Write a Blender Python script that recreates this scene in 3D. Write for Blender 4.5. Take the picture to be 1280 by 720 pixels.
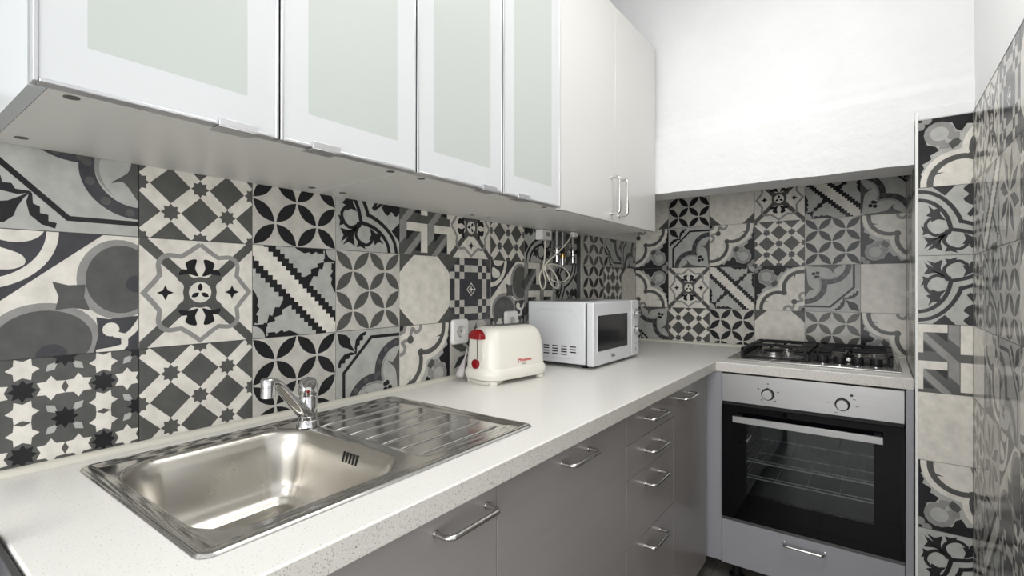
import bpy, math, random
from mathutils import Vector, Matrix

# ------------------------------------------------------------------ scene reset
for o in list(bpy.data.objects):
    bpy.data.objects.remove(o, do_unlink=True)
SC = bpy.context.scene
COL = SC.collection
random.seed(7)

# ------------------------------------------------------------------ camera
cam_d = bpy.data.cameras.new('camera')
cam_d.sensor_fit = 'HORIZONTAL'
cam_d.sensor_width = 36.0
cam_d.lens = 622.0 / 1280.0 * 36.0
cam_d.shift_y = -4.0 / 1280.0
cam_d.clip_start = 0.01
cam = bpy.data.objects.new('camera', cam_d)
cam.location = (1.1805, -0.3549, 1.2227)
cam.rotation_euler = (math.radians(90), 0, 0.63525)
COL.objects.link(cam)
SC.camera = cam

# ------------------------------------------------------------------ world, lights, exposure
SC.view_settings.view_transform = 'Standard'
SC.view_settings.look = 'None'
SC.view_settings.gamma = 1.0
SC.view_settings.use_curve_mapping = False
SC.view_settings.exposure = 0.0
W = bpy.data.worlds.new('world')
SC.world = W
W.use_nodes = True
W.node_tree.nodes['Background'].inputs[0].default_value = (0.93, 0.965, 1.0, 1)
W.node_tree.nodes['Background'].inputs[1].default_value = 1.0


def area(name, loc, rot, sx, sy, power, col):
    d = bpy.data.lights.new(name, 'AREA')
    d.shape = 'RECTANGLE'
    d.size, d.size_y, d.energy, d.color = sx, sy, power, col
    o = bpy.data.objects.new(name, d)
    o.location, o.rotation_euler = loc, rot
    COL.objects.link(o)
    return o


# added fill light set in two made-up windows of the unseen open room, and the ceiling lamp's light
area('fill_side', (3.12, -0.85, 1.45), (0, math.radians(90), 0), 1.5, 1.7, 3, (1.0, 0.995, 0.985))
area('fill_rear', (1.6, -2.12, 1.25), (math.radians(90), 0, 0), 2.6, 2.0, 70, (1.0, 0.995, 0.985))
area('ceiling_lamp_light', (1.02, 0.62, 2.545), (0, 0, 0), 0.5, 1.1, 11, (1.0, 0.985, 0.955))

# ------------------------------------------------------------------ dimensions
T = 0.222                    # tile pitch
ZA = 1.31736                 # a tile joint level
YB = 2.4294                  # back wall
XR = 1.418                   # right wall
YC = 1.75                    # front of the tiled pier
XN = 1.278                   # left face of the pier
ZC = 0.900                   # worktop
CEIL = 2.62
YREAR = -2.2
XO = 3.2                     # far wall of the open room
YO2 = 0.45                   # where the right-hand wall begins
ROW = {k: ZA + T * (1 - k) for k in range(-4, 9)}   # ROW[k] = bottom of row k (R0 .. )


# R1 = ZA .. ZA+T, R0 above, R2 below
def rowz(k):
    return ZA + T * (1 - k)


# ------------------------------------------------------------------ materials
MATS = {}


def mat(name, col, rough=0.5, metal=0.0, spec=0.5, noise=None, bump=None, trans=0.0, ior=1.45, coat=0.0, rnoise=None,
        speck=None, aniso=None):
    """procedural principled material.  noise=(scale, lo, hi) multiplies the colour; bump=(scale, strength, detail)
    speck=(scale, threshold, colour) ; rnoise=(scale, lo, hi)"""
    m = bpy.data.materials.new(name)
    m.use_nodes = True
    nt = m.node_tree
    b = nt.nodes['Principled BSDF']
    b.inputs['Base Color'].default_value = (*col, 1)
    b.inputs['Roughness'].default_value = rough
    b.inputs['Metallic'].default_value = metal
    b.inputs['IOR'].default_value = ior
    b.inputs['Specular IOR Level'].default_value = spec
    b.inputs['Transmission Weight'].default_value = trans
    b.inputs['Coat Weight'].default_value = coat
    b.inputs['Coat Roughness'].default_value = 0.06
    tc = nt.nodes.new('ShaderNodeTexCoord')

    def tex(scale, detail=4.0, rough_=0.55):
        n = nt.nodes.new('ShaderNodeTexNoise')
        n.inputs['Detail'].default_value = detail + 3
        n.inputs['Roughness'].default_value = rough_
        if isinstance(scale, (tuple, list)):
            mp = nt.nodes.new('ShaderNodeMapping')
            mp.inputs['Scale'].default_value = scale
            nt.links.new(tc.outputs['Object'], mp.inputs['Vector'])
            nt.links.new(mp.outputs[0], n.inputs['Vector'])
            n.inputs['Scale'].default_value = 1.0
        else:
            nt.links.new(tc.outputs['Object'], n.inputs['Vector'])
            n.inputs['Scale'].default_value = scale
        return n

    colsock = None
    if noise:
        n = tex(noise[0])
        mr = nt.nodes.new('ShaderNodeMapRange')
        mr.inputs['From Min'].default_value = 0.3
        mr.inputs['From Max'].default_value = 0.7
        mr.inputs['To Min'].default_value = noise[1]
        mr.inputs['To Max'].default_value = noise[2]
        nt.links.new(n.outputs['Fac'], mr.inputs['Value'])
        mx = nt.nodes.new('ShaderNodeMix')
        mx.data_type = 'RGBA'
        mx.blend_type = 'MULTIPLY'
        mx.inputs['Factor'].default_value = 1.0
        mx.inputs[6].default_value = (*col, 1)
        nt.links.new(mr.outputs[0], mx.inputs[7])
        colsock = mx.outputs[2]
    if speck:
        for sc, th, sc_col in speck:
            n = tex(sc, 2.0)
            cr = nt.nodes.new('ShaderNodeMapRange')
            cr.inputs['From Min'].default_value = th
            cr.inputs['From Max'].default_value = th + 0.03
            nt.links.new(n.outputs['Fac'], cr.inputs['Value'])
            mx = nt.nodes.new('ShaderNodeMix')
            mx.data_type = 'RGBA'
            nt.links.new(cr.outputs[0], mx.inputs['Factor'])
            if colsock:
                nt.links.new(colsock, mx.inputs[6])
            else:
                mx.inputs[6].default_value = (*col, 1)
            mx.inputs[7].default_value = (*sc_col, 1)
            colsock = mx.outputs[2]
    if colsock:
        nt.links.new(colsock, b.inputs['Base Color'])
    if rnoise:
        n = tex(rnoise[0])
        mr = nt.nodes.new('ShaderNodeMapRange')
        mr.inputs['From Min'].default_value = 0.3
        mr.inputs['From Max'].default_value = 0.7
        mr.inputs['To Min'].default_value = rnoise[1]
        mr.inputs['To Max'].default_value = rnoise[2]
        nt.links.new(n.outputs['Fac'], mr.inputs['Value'])
        nt.links.new(mr.outputs[0], b.inputs['Roughness'])
    if bump:
        n = tex(bump[0], bump[2] if len(bump) > 2 else 4.0)
        bp = nt.nodes.new('ShaderNodeBump')
        bp.inputs['Strength'].default_value = bump[1]
        bp.inputs['Distance'].default_value = bump[3] if len(bump) > 3 else 0.01
        nt.links.new(n.outputs['Fac'], bp.inputs['Height'])
        nt.links.new(bp.outputs[0], b.inputs['Normal'])
    MATS[name] = m
    return m


TR = 0.15
for nm, c in dict(W=(0.72, 0.69, 0.63), S=(0.54, 0.52, 0.48), S2=(0.44, 0.44, 0.42), M=(0.28, 0.275, 0.265),
                  G=(0.10, 0.10, 0.096), N=(0.062, 0.062, 0.07), K=(0.022, 0.022, 0.024)).items():
    mat('tile_' + nm, c, TR, spec=0.2, noise=(30.0, 0.83, 1.09), bump=(260, 0.03, 2, 0.002))
mat('tile_edge', (0.25, 0.24, 0.22), 0.6)
mat('grout', (0.14, 0.135, 0.125), 0.9, noise=(30, 0.7, 1.2))
mat('plaster', (0.76, 0.765, 0.77), 0.85, spec=0.2, noise=(5, 0.97, 1.02), bump=((26, 26, 26), 0.42, 5, 0.012))
mat('paint', (0.84, 0.845, 0.85), 0.8, spec=0.2, bump=(18, 0.12, 4, 0.01))
mat('worktop', (0.82, 0.81, 0.775), 0.30, spec=0.4,
    speck=[(420, 0.635, (0.33, 0.29, 0.24)), (310, 0.67, (0.85, 0.85, 0.82)), (520, 0.70, (0.16, 0.14, 0.12))])
mat('worktop_edge_shaded', (0.60, 0.58, 0.545), 0.35, spec=0.4,
    speck=[(420, 0.60, (0.30, 0.25, 0.20)), (310, 0.64, (0.74, 0.71, 0.66)), (520, 0.66, (0.14, 0.11, 0.09))])  # browner speckled laminate, darkened further to paint the shade under top light
mat('bead', (0.66, 0.64, 0.56), 0.4)
mat('steel', (0.56, 0.55, 0.53), 0.17, 1.0, rnoise=(14, 0.15, 0.20))
mat('steel_bowl', (0.58, 0.555, 0.51), 0.30, 1.0, rnoise=(20, 0.27, 0.33), noise=(12, 0.97, 1.02))
mat('steel_brushed', (0.34, 0.337, 0.335), 0.40, 1.0, rnoise=((6, 6, 400), 0.38, 0.46), noise=((3, 3, 300), 0.97, 1.02))
mat('chrome', (0.60, 0.60, 0.605), 0.05, 1.0)
mat('handle_metal', (0.62, 0.61, 0.59), 0.22, 1.0)
mat('cab_grey', (0.275, 0.255, 0.245), 0.30, spec=0.5, noise=((2, 2, 40), 0.97, 1.03))
mat('cab_grey_lilac', (0.30, 0.30, 0.325), 0.32, spec=0.5)
mat('cab_white', (0.66, 0.65, 0.63), 0.25, spec=0.5)
mat('carcass_white', (0.66, 0.655, 0.62), 0.35)
mat('end_panel_shaded', (0.50, 0.525, 0.535), 0.3)  # white panel coloured greyer, for the shade on its near face
mat('carcass_seam', (0.10, 0.10, 0.09), 0.7)
mat('door_white_glass', (0.61, 0.625, 0.635), 0.10, spec=0.5, coat=0.3)
mat('door_frost', (0.49, 0.525, 0.50), 0.22, spec=0.5, coat=0.25)
mat('alu', (0.62, 0.62, 0.64), 0.32, 1.0)
mat('black_plastic', (0.012, 0.012, 0.013), 0.45, spec=0.3)
mat('black_iron', (0.012, 0.012, 0.014), 0.5, spec=0.3, bump=(300, 0.06, 2, 0.002))
mat('hob_steel', (0.30, 0.295, 0.29), 0.4, 0.5, rnoise=(40, 0.2, 0.32))
mat('black_glass', (0.003, 0.003, 0.004), 0.04, spec=0.2)
mat('cavity', (0.15, 0.17, 0.175), 0.35, noise=(12, 0.8, 1.1))
mat('rack', (0.85, 0.85, 0.82), 0.35, 0.6)
mat('cream_plastic', (0.80, 0.775, 0.71), 0.22, spec=0.5)
mat('cream_panel', (0.70, 0.68, 0.63), 0.4)
mat('red_plastic', (0.24, 0.004, 0.008), 0.22)
mat('red_print', (0.55, 0.02, 0.02), 0.5)
mat('grey_print', (0.25, 0.25, 0.25), 0.5)
mat('dark_print', (0.03, 0.03, 0.035), 0.5)
mat('mw_white', (0.70, 0.71, 0.735), 0.24, spec=0.5)
mat('mw_dark', (0.02, 0.02, 0.022), 0.12)
mat('white_plastic', (0.80, 0.79, 0.77), 0.3)
mat('grey_plastic', (0.55, 0.52, 0.53), 0.4)
mat('socket_inner', (0.62, 0.61, 0.59), 0.35)
mat('trim_white', (0.80, 0.80, 0.79), 0.35)
mat('trim_grey', (0.42, 0.42, 0.38), 0.4)
mat('pipe_grey', (0.22, 0.22, 0.22), 0.4, 0.6)
mat('brass', (0.55, 0.36, 0.14), 0.25, 1.0)
mat('cable', (0.70, 0.67, 0.58), 0.45)
mat('floor_tile', (0.17, 0.155, 0.14), 0.35, noise=(9, 0.7, 1.2))
mat('lavender', (0.40, 0.39, 0.47), 0.4)
mat('dark_metal', (0.12, 0.12, 0.12), 0.4, 0.7)
mat('frame_white', (0.8, 0.8, 0.79), 0.4)
mat('shade_glass', (0.9, 0.9, 0.88), 0.5)
m = bpy.data.materials.new('lamp_diffuser')
m.use_nodes = True
nt = m.node_tree
e = nt.nodes.new('ShaderNodeEmission')
e.inputs[0].default_value = (1, 0.985, 0.955, 1)
e.inputs[1].default_value = 2.0
nt.links.new(e.outputs[0], nt.nodes['Material Output'].inputs[0])
MATS['lamp_diffuser'] = m


def tinted_glass(name, tint, gloss=0.02, fr=1.5):
    m = bpy.data.materials.new(name)
    m.use_nodes = True
    nt = m.node_tree
    nt.nodes.remove(nt.nodes['Principled BSDF'])
    t = nt.nodes.new('ShaderNodeBsdfTransparent')
    t.inputs[0].default_value = (*tint, 1)
    g = nt.nodes.new('ShaderNodeBsdfGlossy')
    g.inputs['Roughness'].default_value = gloss
    f = nt.nodes.new('ShaderNodeFresnel')
    f.inputs[0].default_value = fr
    mx = nt.nodes.new('ShaderNodeMixShader')
    nt.links.new(f.outputs[0], mx.inputs[0])
    nt.links.new(t.outputs[0], mx.inputs[1])
    nt.links.new(g.outputs[0], mx.inputs[2])
    nt.links.new(mx.outputs[0], nt.nodes['Material Output'].inputs[0])
    MATS[name] = m


tinted_glass('oven_glass', (0.62, 0.65, 0.65))
tinted_glass('window_glass', (0.96, 0.97, 0.97))
mat('water', (0.95, 0.97, 0.97), 0.03, trans=1.0, ior=1.33)


# ------------------------------------------------------------------ mesh building
class MB:
    def __init__(s):
        s.v, s.f, s.m, s.mats = [], [], [], []
        s.cur = 0

    def mat(s, name):
        if name not in s.mats:
            s.mats.append(name)
        s.cur = s.mats.index(name)
        return s

    def add(s, vs, fs):
        b = len(s.v)
        s.v += [tuple(p) for p in vs]
        for q in fs:
            s.f.append([b + i for i in q])
            s.m.append(s.cur)
        return s

    def box(s, x0, x1, y0, y1, z0, z1):
        return s.add([(x0, y0, z0), (x1, y0, z0), (x1, y1, z0), (x0, y1, z0), (x0, y0, z1), (x1, y0, z1), (x1, y1, z1), (x0, y1, z1)],
                     [(0, 3, 2, 1), (4, 5, 6, 7), (0, 1, 5, 4), (1, 2, 6, 5), (2, 3, 7, 6), (3, 0, 4, 7)])

    def loft(s, rings, cap0=True, cap1=True, closed=False):
        n = len(rings[0])
        vs = [p for r in rings for p in r]
        fs = []
        R = len(rings)
        for i in range(R if closed else R - 1):
            a, b = i * n, ((i + 1) % R) * n
            for j in range(n):
                k = (j + 1) % n
                fs.append((a + j, a + k, b + k, b + j))
        if not closed:
            if cap0:
                fs.append(tuple(reversed(range(n))))
            if cap1:
                fs.append(tuple((R - 1) * n + j for j in range(n)))
        return s.add(vs, fs)

    def tube(s, path, r, seg=12, closed=False, cap=True):
        P = [Vector(p) for p in path]
        n = len(P)
        rad = r if isinstance(r, (list, tuple)) else [r] * n
        rings = []
        prev = None
        for i in range(n):
            if closed:
                t = (P[(i + 1) % n] - P[i - 1]).normalized()
            else:
                t = (P[min(i + 1, n - 1)] - P[max(i - 1, 0)]).normalized()
            if prev is None:
                a = Vector((0, 0, 1)) if abs(t.z) < 0.9 else Vector((1, 0, 0))
                nn = (a - t * a.dot(t)).normalized()
            else:
                nn = (prev - t * prev.dot(t)).normalized()
            prev = nn
            bn = t.cross(nn)
            rings.append([P[i] + (nn * math.cos(2 * math.pi * k / seg) + bn * math.sin(2 * math.pi * k / seg)) * rad[i] for k in range(seg)])
        return s.loft(rings, cap, cap, closed)

    def cyl(s, p0, p1, r, seg=24, r1=None):
        return s.tube([p0, p1], [r, r if r1 is None else r1], seg)

    def lathe(s, prof, center=(0, 0, 0), axis='z', seg=32):
        cx, cy, cz = center
        rings = []
        for r, h in prof:
            ring = []
            for k in range(seg):
                a = 2 * math.pi * k / seg
                c, d = r * math.cos(a), r * math.sin(a)
                if axis == 'z':
                    ring.append((cx + c, cy + d, cz + h))
                elif axis == 'x':
                    ring.append((cx + h, cy + c, cz + d))
                elif axis == '-y':
                    ring.append((cx + c, cy - h, cz + d))
            rings.append(ring)
        return s.loft(rings)

    def xform(s, M):
        s.v = [tuple(M @ Vector(p)) for p in s.v]
        return s

    def mesh(s, name, smooth=None):
        me = bpy.data.meshes.new(name)
        me.from_pydata(s.v, [], s.f)
        for mn in (s.mats or ['white_plastic']):
            me.materials.append(MATS[mn])
        me.polygons.foreach_set('material_index', s.m)
        me.validate()
        if smooth is not None:
            me.polygons.foreach_set('use_smooth', [True] * len(me.polygons))
            me.set_sharp_from_angle(angle=math.radians(smooth))
        me.update()
        return me

    def obj(s, name, parent=None, smooth=None, bevel=None, seg=2):
        me = s.mesh(name, 35 if (bevel and smooth is None) else smooth)
        return link(name, me, parent, bevel, seg)


def link(name, me, parent=None, bevel=None, seg=2):
    o = bpy.data.objects.new(name, me)
    COL.objects.link(o)
    if parent:
        o.parent = parent
    if bevel:
        b = o.modifiers.new('bevel', 'BEVEL')
        b.width, b.segments = bevel, seg
        b.limit_method = 'ANGLE'
        b.angle_limit = math.radians(35)
        b.harden_normals = False
    return o


def mb(m):
    return MB().mat(m)


def tag(o, label, cat, group=None, kind=None):
    o['label'] = label
    o['category'] = cat
    if group:
        o['group'] = group
    if kind:
        o['kind'] = kind
    return o


def thing(name, label, cat, loc=(0, 0, 0), group=None, rz=0):
    o = bpy.data.objects.new(name, None)
    o.empty_display_size = 0.05
    o.location = loc
    o.rotation_euler = (0, 0, rz)
    COL.objects.link(o)
    return tag(o, label, cat, group)


def struct(o):
    o['kind'] = 'structure'
    return o


def rrect(cx, cy, hx, hy, r, z, n=8):
    r = min(r, hx - 1e-4, hy - 1e-4)
    pts = []
    for sx, sy, a0 in ((1, 1, 0), (-1, 1, 90), (-1, -1, 180), (1, -1, 270)):
        for k in range(n + 1):
            a = math.radians(a0 + 90 * k / n)
            pts.append((cx + sx * (hx - r) + r * math.cos(a), cy + sy * (hy - r) + r * math.sin(a), z))
    return pts


def spl(pts, closed=False, n=6):
    out = []
    N = len(pts)
    for i in range(N if closed else N - 1):
        if closed:
            p0, p1, p2, p3 = pts[i - 1], pts[i], pts[(i + 1) % N], pts[(i + 2) % N]
        else:
            p0, p1, p2, p3 = pts[max(i - 1, 0)], pts[i], pts[i + 1], pts[min(i + 2, N - 1)]
        for k in range(n):
            t = k / n
            out.append(tuple(0.5 * (2 * b + (c - a) * t + (2 * a - 5 * b + 4 * c - d) * t * t + (3 * b - a - 3 * c + d) * t ** 3)
                             for a, b, c, d in zip(p0, p1, p2, p3)))
    if not closed:
        out.append(tuple(pts[-1]))
    return out


# ------------------------------------------------------------------ printed tile designs (unit square, x right, y up)
class Art:
    def __init__(s, base):
        s.base = base
        s.polys = []
        s.l = 1

    def up(s):
        s.l += 1
        return s

    def p(s, m, pts):
        s.polys.append((m, s.l, list(pts)))
        return s

    def disc(s, m, cx, cy, r, a0=0, a1=360, n=20, ry=None):
        ry = ry or r
        pts = [(cx + r * math.cos(math.radians(a0 + (a1 - a0) * k / n)), cy + ry * math.sin(math.radians(a0 + (a1 - a0) * k / n))) for k in range(n + (a1 - a0 < 360))]
        if a1 - a0 < 360:
            pts.append((cx, cy))
        return s.p(m, pts)

    def stroke(s, m, path, w, taper=False):
        n = len(path)
        L, R = [], []
        for i in range(n):
            a, b = path[max(i - 1, 0)], path[min(i + 1, n - 1)]
            dx, dy = b[0] - a[0], b[1] - a[1]
            q = math.hypot(dx, dy) or 1
            hw = w / 2
            if 0 < i < n - 1:      # mitre
                p_, c, q_ = path[i - 1], path[i], path[i + 1]
                u = Vector((c[0] - p_[0], c[1] - p_[1])).normalized()
                v = Vector((q_[0] - c[0], q_[1] - c[1])).normalized()
                cs = max(0.35, math.sqrt(max(0.0, (1 + u.dot(v)) / 2)))
                hw /= cs
            if taper:
                hw *= math.sin(math.pi * (0.12 + 0.76 * i / (n - 1)))
            nx, ny = -dy / q * hw, dx / q * hw
            L.append((path[i][0] + nx, path[i][1] + ny))
            R.append((path[i][0] - nx, path[i][1] - ny))
        for i in range(n - 1):
            s.p(m, [R[i], R[i + 1], L[i + 1], L[i]])
        return s

    def arc(s, m, cx, cy, r, w, a0, a1, n=14):
        return s.stroke(m, [(cx + r * math.cos(math.radians(a0 + (a1 - a0) * k / n)), cy + r * math.sin(math.radians(a0 + (a1 - a0) * k / n))) for k in range(n + 1)], w)

    def star(s, m, cx, cy, r0, r1, n=8, ph=0):
        return s.p(m, [(cx + (r0 if k % 2 == 0 else r1) * math.cos(math.pi * k / n + ph), cy + (r0 if k % 2 == 0 else r1) * math.sin(math.pi * k / n + ph)) for k in range(2 * n)])

    def leaf(s, m, a, b, bow, n=7):
        dx, dy = b[0] - a[0], b[1] - a[1]
        L = math.hypot(dx, dy)
        nx, ny = -dy / L, dx / L
        up = [(a[0] + dx * k / n + nx * bow * 4 * (k / n) * (1 - k / n), a[1] + dy * k / n + ny * bow * 4 * (k / n) * (1 - k / n)) for k in range(n + 1)]
        dn = [(a[0] + dx * k / n - nx * bow * 4 * (k / n) * (1 - k / n), a[1] + dy * k / n - ny * bow * 4 * (k / n) * (1 - k / n)) for k in range(n - 1, 0, -1)]
        return s.p(m, up + dn)

    def mirrored(s, f, since):
        for m, l, pts in s.polys[since:]:
            s.polys.append((m, l, [f(x, y) for x, y in pts]))


def art_petal(col):
    a = Art('S')
    for i in (0.25, 0.75):
        for j in (0.25, 0.75):
            for dx in (-0.25, 0.25):
                for dy in (-0.25, 0.25):
                    a.leaf(col, (i + dx * 0.04, j + dy * 0.04), (i + dx * 0.97, j + dy * 0.97), 0.066)
    return a


def art_diamond():
    a = Art('G')
    for k in range(-3, 8):
        c = k * 0.5
        for s in (1, -1):
            pts = [(-0.2, c + 0.2 if s < 0 else c - 0.2 * 1), (1.2, c - 1.2 if s < 0 else c + 1.2)]
            if s > 0:
                pts = [(-0.2, c - 1 - 0.2), (1.2, c - 1 + 1.2)]
            a.stroke('W', pts, 0.118)
    a.up()
    for i in range(5):
        for j in range(5):
            if (i + j) % 2 == 0:
                a.star('G', i * 0.25, j * 0.25, 0.082, 0.056, 8)
    return a


def art_medallion():
    a = Art('W')
    for s in (1, -1):
        a.stroke('G', [(0.5 - 0.52, 0.5 - 0.52 * s), (0.5 + 0.52, 0.5 + 0.52 * s)], 0.085)
    for ang in (45, 135, 225, 315):
        c, d = math.cos(math.radians(ang)), math.sin(math.radians(ang))
        pts = []
        for r, w in ((0.10, 0.085), (0.16, 0.05), (0.22, 0.052), (0.26, 0.035)):
            pts.append((0.5 + c * r - d * w, 0.5 + d * r + c * w))
        for r, w in ((0.26, 0.035), (0.22, 0.052), (0.16, 0.05), (0.10, 0.085)):
            pts.append((0.5 + c * r + d * w, 0.5 + d * r - c * w))
        a.p('G', pts)
    a.up()
    q = [(0.5, 0.965), (0.60, 0.885), (0.665, 0.84)] + [(0.755 + 0.095 * math.cos(math.radians(t)), 0.755 + 0.095 * math.sin(math.radians(t))) for t in range(100, -11, -15)] + [(0.84, 0.665), (0.885, 0.60), (0.965, 0.5)]
    loop = list(q)
    rot = lambda p: (p[1], 1 - p[0])
    cur = q
    for k in range(3):
        cur = [rot(p) for p in cur]
        loop += cur[1:]
    a.stroke('M', loop, 0.042)
    a.disc('G', 0.5, 0.5, 0.15)
    a.up()
    a.disc('W', 0.5, 0.5, 0.10)
    fl = spl([(0.517, 0.655), (0.60, 0.675), (0.685, 0.665), (0.66, 0.72), (0.615, 0.72), (0.63, 0.775), (0.59, 0.81), (0.53, 0.815), (0.545, 0.73)], True, 3)
    for fx in (0, 1):
        for fy in (0, 1):
            a.p('K', [(1 - x if fx else x, 1 - y if fy else y) for x, y in fl])
    for cx in (0.205, 0.795):
        a.star('K', cx, 0.5, 0.07, 0.03, 4)
    a.up()
    for ang in (90, 210, 330):
        c, d = math.cos(math.radians(ang)), math.sin(math.radians(ang))
        a.leaf('K', (0.5 + c * 0.01, 0.5 + d * 0.01), (0.5 + c * 0.09, 0.5 + d * 0.09), 0.022, 5)
    return a


def art_zigzag():
    a = Art('S2')
    a.p('W', [(0, 1), (0.16, 1), (1, 0.16), (1, 0), (0.84, 0), (0, 0.84)])
    a.up()
    n = 20
    for off in (0.185, -0.185):
        for k in range(-4, n + 4):
            t = k / n + 0.02
            cx, cy = t + off / 2, 1 - t + off / 2
            a.p('K', [(cx - 0.042, cy - 0.042), (cx + 0.042, cy - 0.042), (cx + 0.042, cy + 0.042), (cx - 0.042, cy + 0.042)])
    st = len(a.polys)
    # jagged leaves round the lower left corner
    d = [(0.08, 0.10), (0.125, 0.165), (0.155, 0.16), (0.18, 0.25), (0.215, 0.235), (0.245, 0.33), (0.295, 0.325), (0.335, 0.405), (0.44, 0.44)]
    leafp = d + [(y, x) for x, y in reversed(d)][1:]
    a.p('K', leafp)
    e = [(0.0, 0.13), (0.03, 0.17), (0.055, 0.16), (0.06, 0.24), (0.04, 0.26), (0.075, 0.32), (0.05, 0.35), (0.065, 0.41), (0.03, 0.49), (0.0, 0.53)]
    a.p('K', e)
    a.p('K', [(y, x) for x, y in reversed(e)])
    a.p('K', [(0, 0), (0.15, 0), (0.15, 0.12), (0.12, 0.15), (0, 0.15)])
    a.mirrored(lambda x, y: (1 - x, 1 - y), st)
    a.up()
    a.disc('S2', 0.0, 0.0, 0.135, 0, 90, 8)
    a.disc('S2', 1.0, 1.0, 0.135, 180, 270, 8)
    return a


def art_floral():
    a = Art('S2')
    st = 0
    a.stroke('K', spl([(-0.02, 0.825), (0.10, 0.80), (0.2, 0.735), (0.28, 0.64), (0.335, 0.52), (0.37, 0.365)], n=4), 0.052)
    a.stroke('K', spl([(-0.02, 0.95), (0.14, 0.915), (0.27, 0.83), (0.37, 0.71), (0.44, 0.58), (0.485, 0.455)], n=4), 0.052)
    a.stroke('K', spl([(0.32, 0.33), (0.21, 0.29), (0.12, 0.35), (0.085, 0.46), (0.15, 0.55)], n=4), 0.042)
    a.p('K', [(0.115, 0.735), (0.175, 0.67), (0.255, 0.69), (0.25, 0.60), (0.315, 0.50), (0.225, 0.525), (0.15, 0.49), (0.15, 0.56), (0.09, 0.585), (0.14, 0.64)])
    a.p('K', [(0.11, 0.40), (0.03, 0.44), (0.06, 0.36), (0.05, 0.30), (0.13, 0.33)])
    a.p('K', [(0.34, 0.34), (0.275, 0.27), (0.18, 0.255), (0.06, 0.275), (0.11, 0.19), (0.07, 0.10), (0.17, 0.17)])
    a.p('K', [(0.86, 0.30), (1.0, 0.42), (1.0, 0.16)])
    a.stroke('K', [(0.55, 0.56), (0.66, 0.72), (0.78, 0.86)], 0.04)
    a.p('K', spl([(0.70, 0.60), (0.79, 0.50), (0.86, 0.56), (0.94, 0.50), (1.03, 0.62), (1.03, 0.84), (0.93, 0.84), (0.95, 0.72), (0.87, 0.66), (0.80, 0.68)], True, 3))
    a.mirrored(lambda x, y: (y, x), st)
    a.disc('K', 0.335, 0.335, 0.04, n=10)
    return a


def art_maze():
    a = Art('G')
    for ox in (-0.54, 0.0, 0.54):
        for oy in (0.0, 0.54):
            f = lambda *pts: [(x + ox, y + oy) for x, y in pts]
            a.p('K', f((0.13, 0.2), (0.13, 0.34), (0.27, 0.34)))
            a.p('K', f((0.27, 0.06), (0.40, 0.06), (0.40, 0.20)))
    a.up()
    for ox in (-0.54, 0.0, 0.54):
        for oy in (0.0, 0.54):
            f = lambda *pts: [(x + ox, y + oy) for x, y in pts]
            a.p('M', f((0.05, -0.02), (0.17, -0.02), (0.41, 0.24), (0.41, 0.36)))
            a.p('M', f((0.0, 0.14), (0.12, 0.26), (0.12, 0.46), (0.0, 0.46)))
            a.p('M', f((0.0, 0.46), (0.12, 0.46), (0.26, 0.60), (0.14, 0.60)))
    a.up()
    for ox in (-0.54, 0.0, 0.54):
        for oy in (0.0, 0.54):
            f = lambda *pts: [(x + ox, y + oy) for x, y in pts]
            a.p('W', f((0.13, 0.34), (0.53, 0.34), (0.53, 0.46), (0.13, 0.46)))
            a.p('W', f((0.40, 0.04), (0.53, 0.04), (0.53, 0.40), (0.40, 0.40)))
    return a


def art_octagon():
    a = Art('W')
    for fx in (0, 1):
        for fy in (0, 1):
            a.p('G', [(abs(fx - x), abs(fy - y)) for x, y in ((0, 0), (0.27, 0), (0.17, 0.09), (0.08, 0.17), (0, 0.26))])
    return a


def art_checker():
    a = Art('N')
    n = 9
    c = 1 / n
    for i in range(n):
        for j in range(n):
            x, y = abs(i - 4), abs(j - 4)
            if (x, y) in ((2, 4), (4, 2), (3, 3), (2, 2)) or (x <= 1 and y == 3) or (x == 3 and y <= 1):
                a.p('S', [(i * c, j * c), ((i + 1) * c, j * c), ((i + 1) * c, (j + 1) * c), (i * c, (j + 1) * c)])
    a.p('W', [(0.5, 0.39), (0.61, 0.5), (0.5, 0.61), (0.39, 0.5)])
    for fx in (0, 1):
        for fy in (0, 1):
            a.p('G', [(abs(fx - x), abs(fy - y)) for x, y in ((0, 0), (0.2, 0), (0, 0.2))])
    a.up()
    a.p('N', [(0.5, 0.41), (0.59, 0.5), (0.5, 0.59), (0.41, 0.5)])
    a.up()
    a.star('W', 0.5, 0.5, 0.065, 0.02, 4)
    return a


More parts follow.
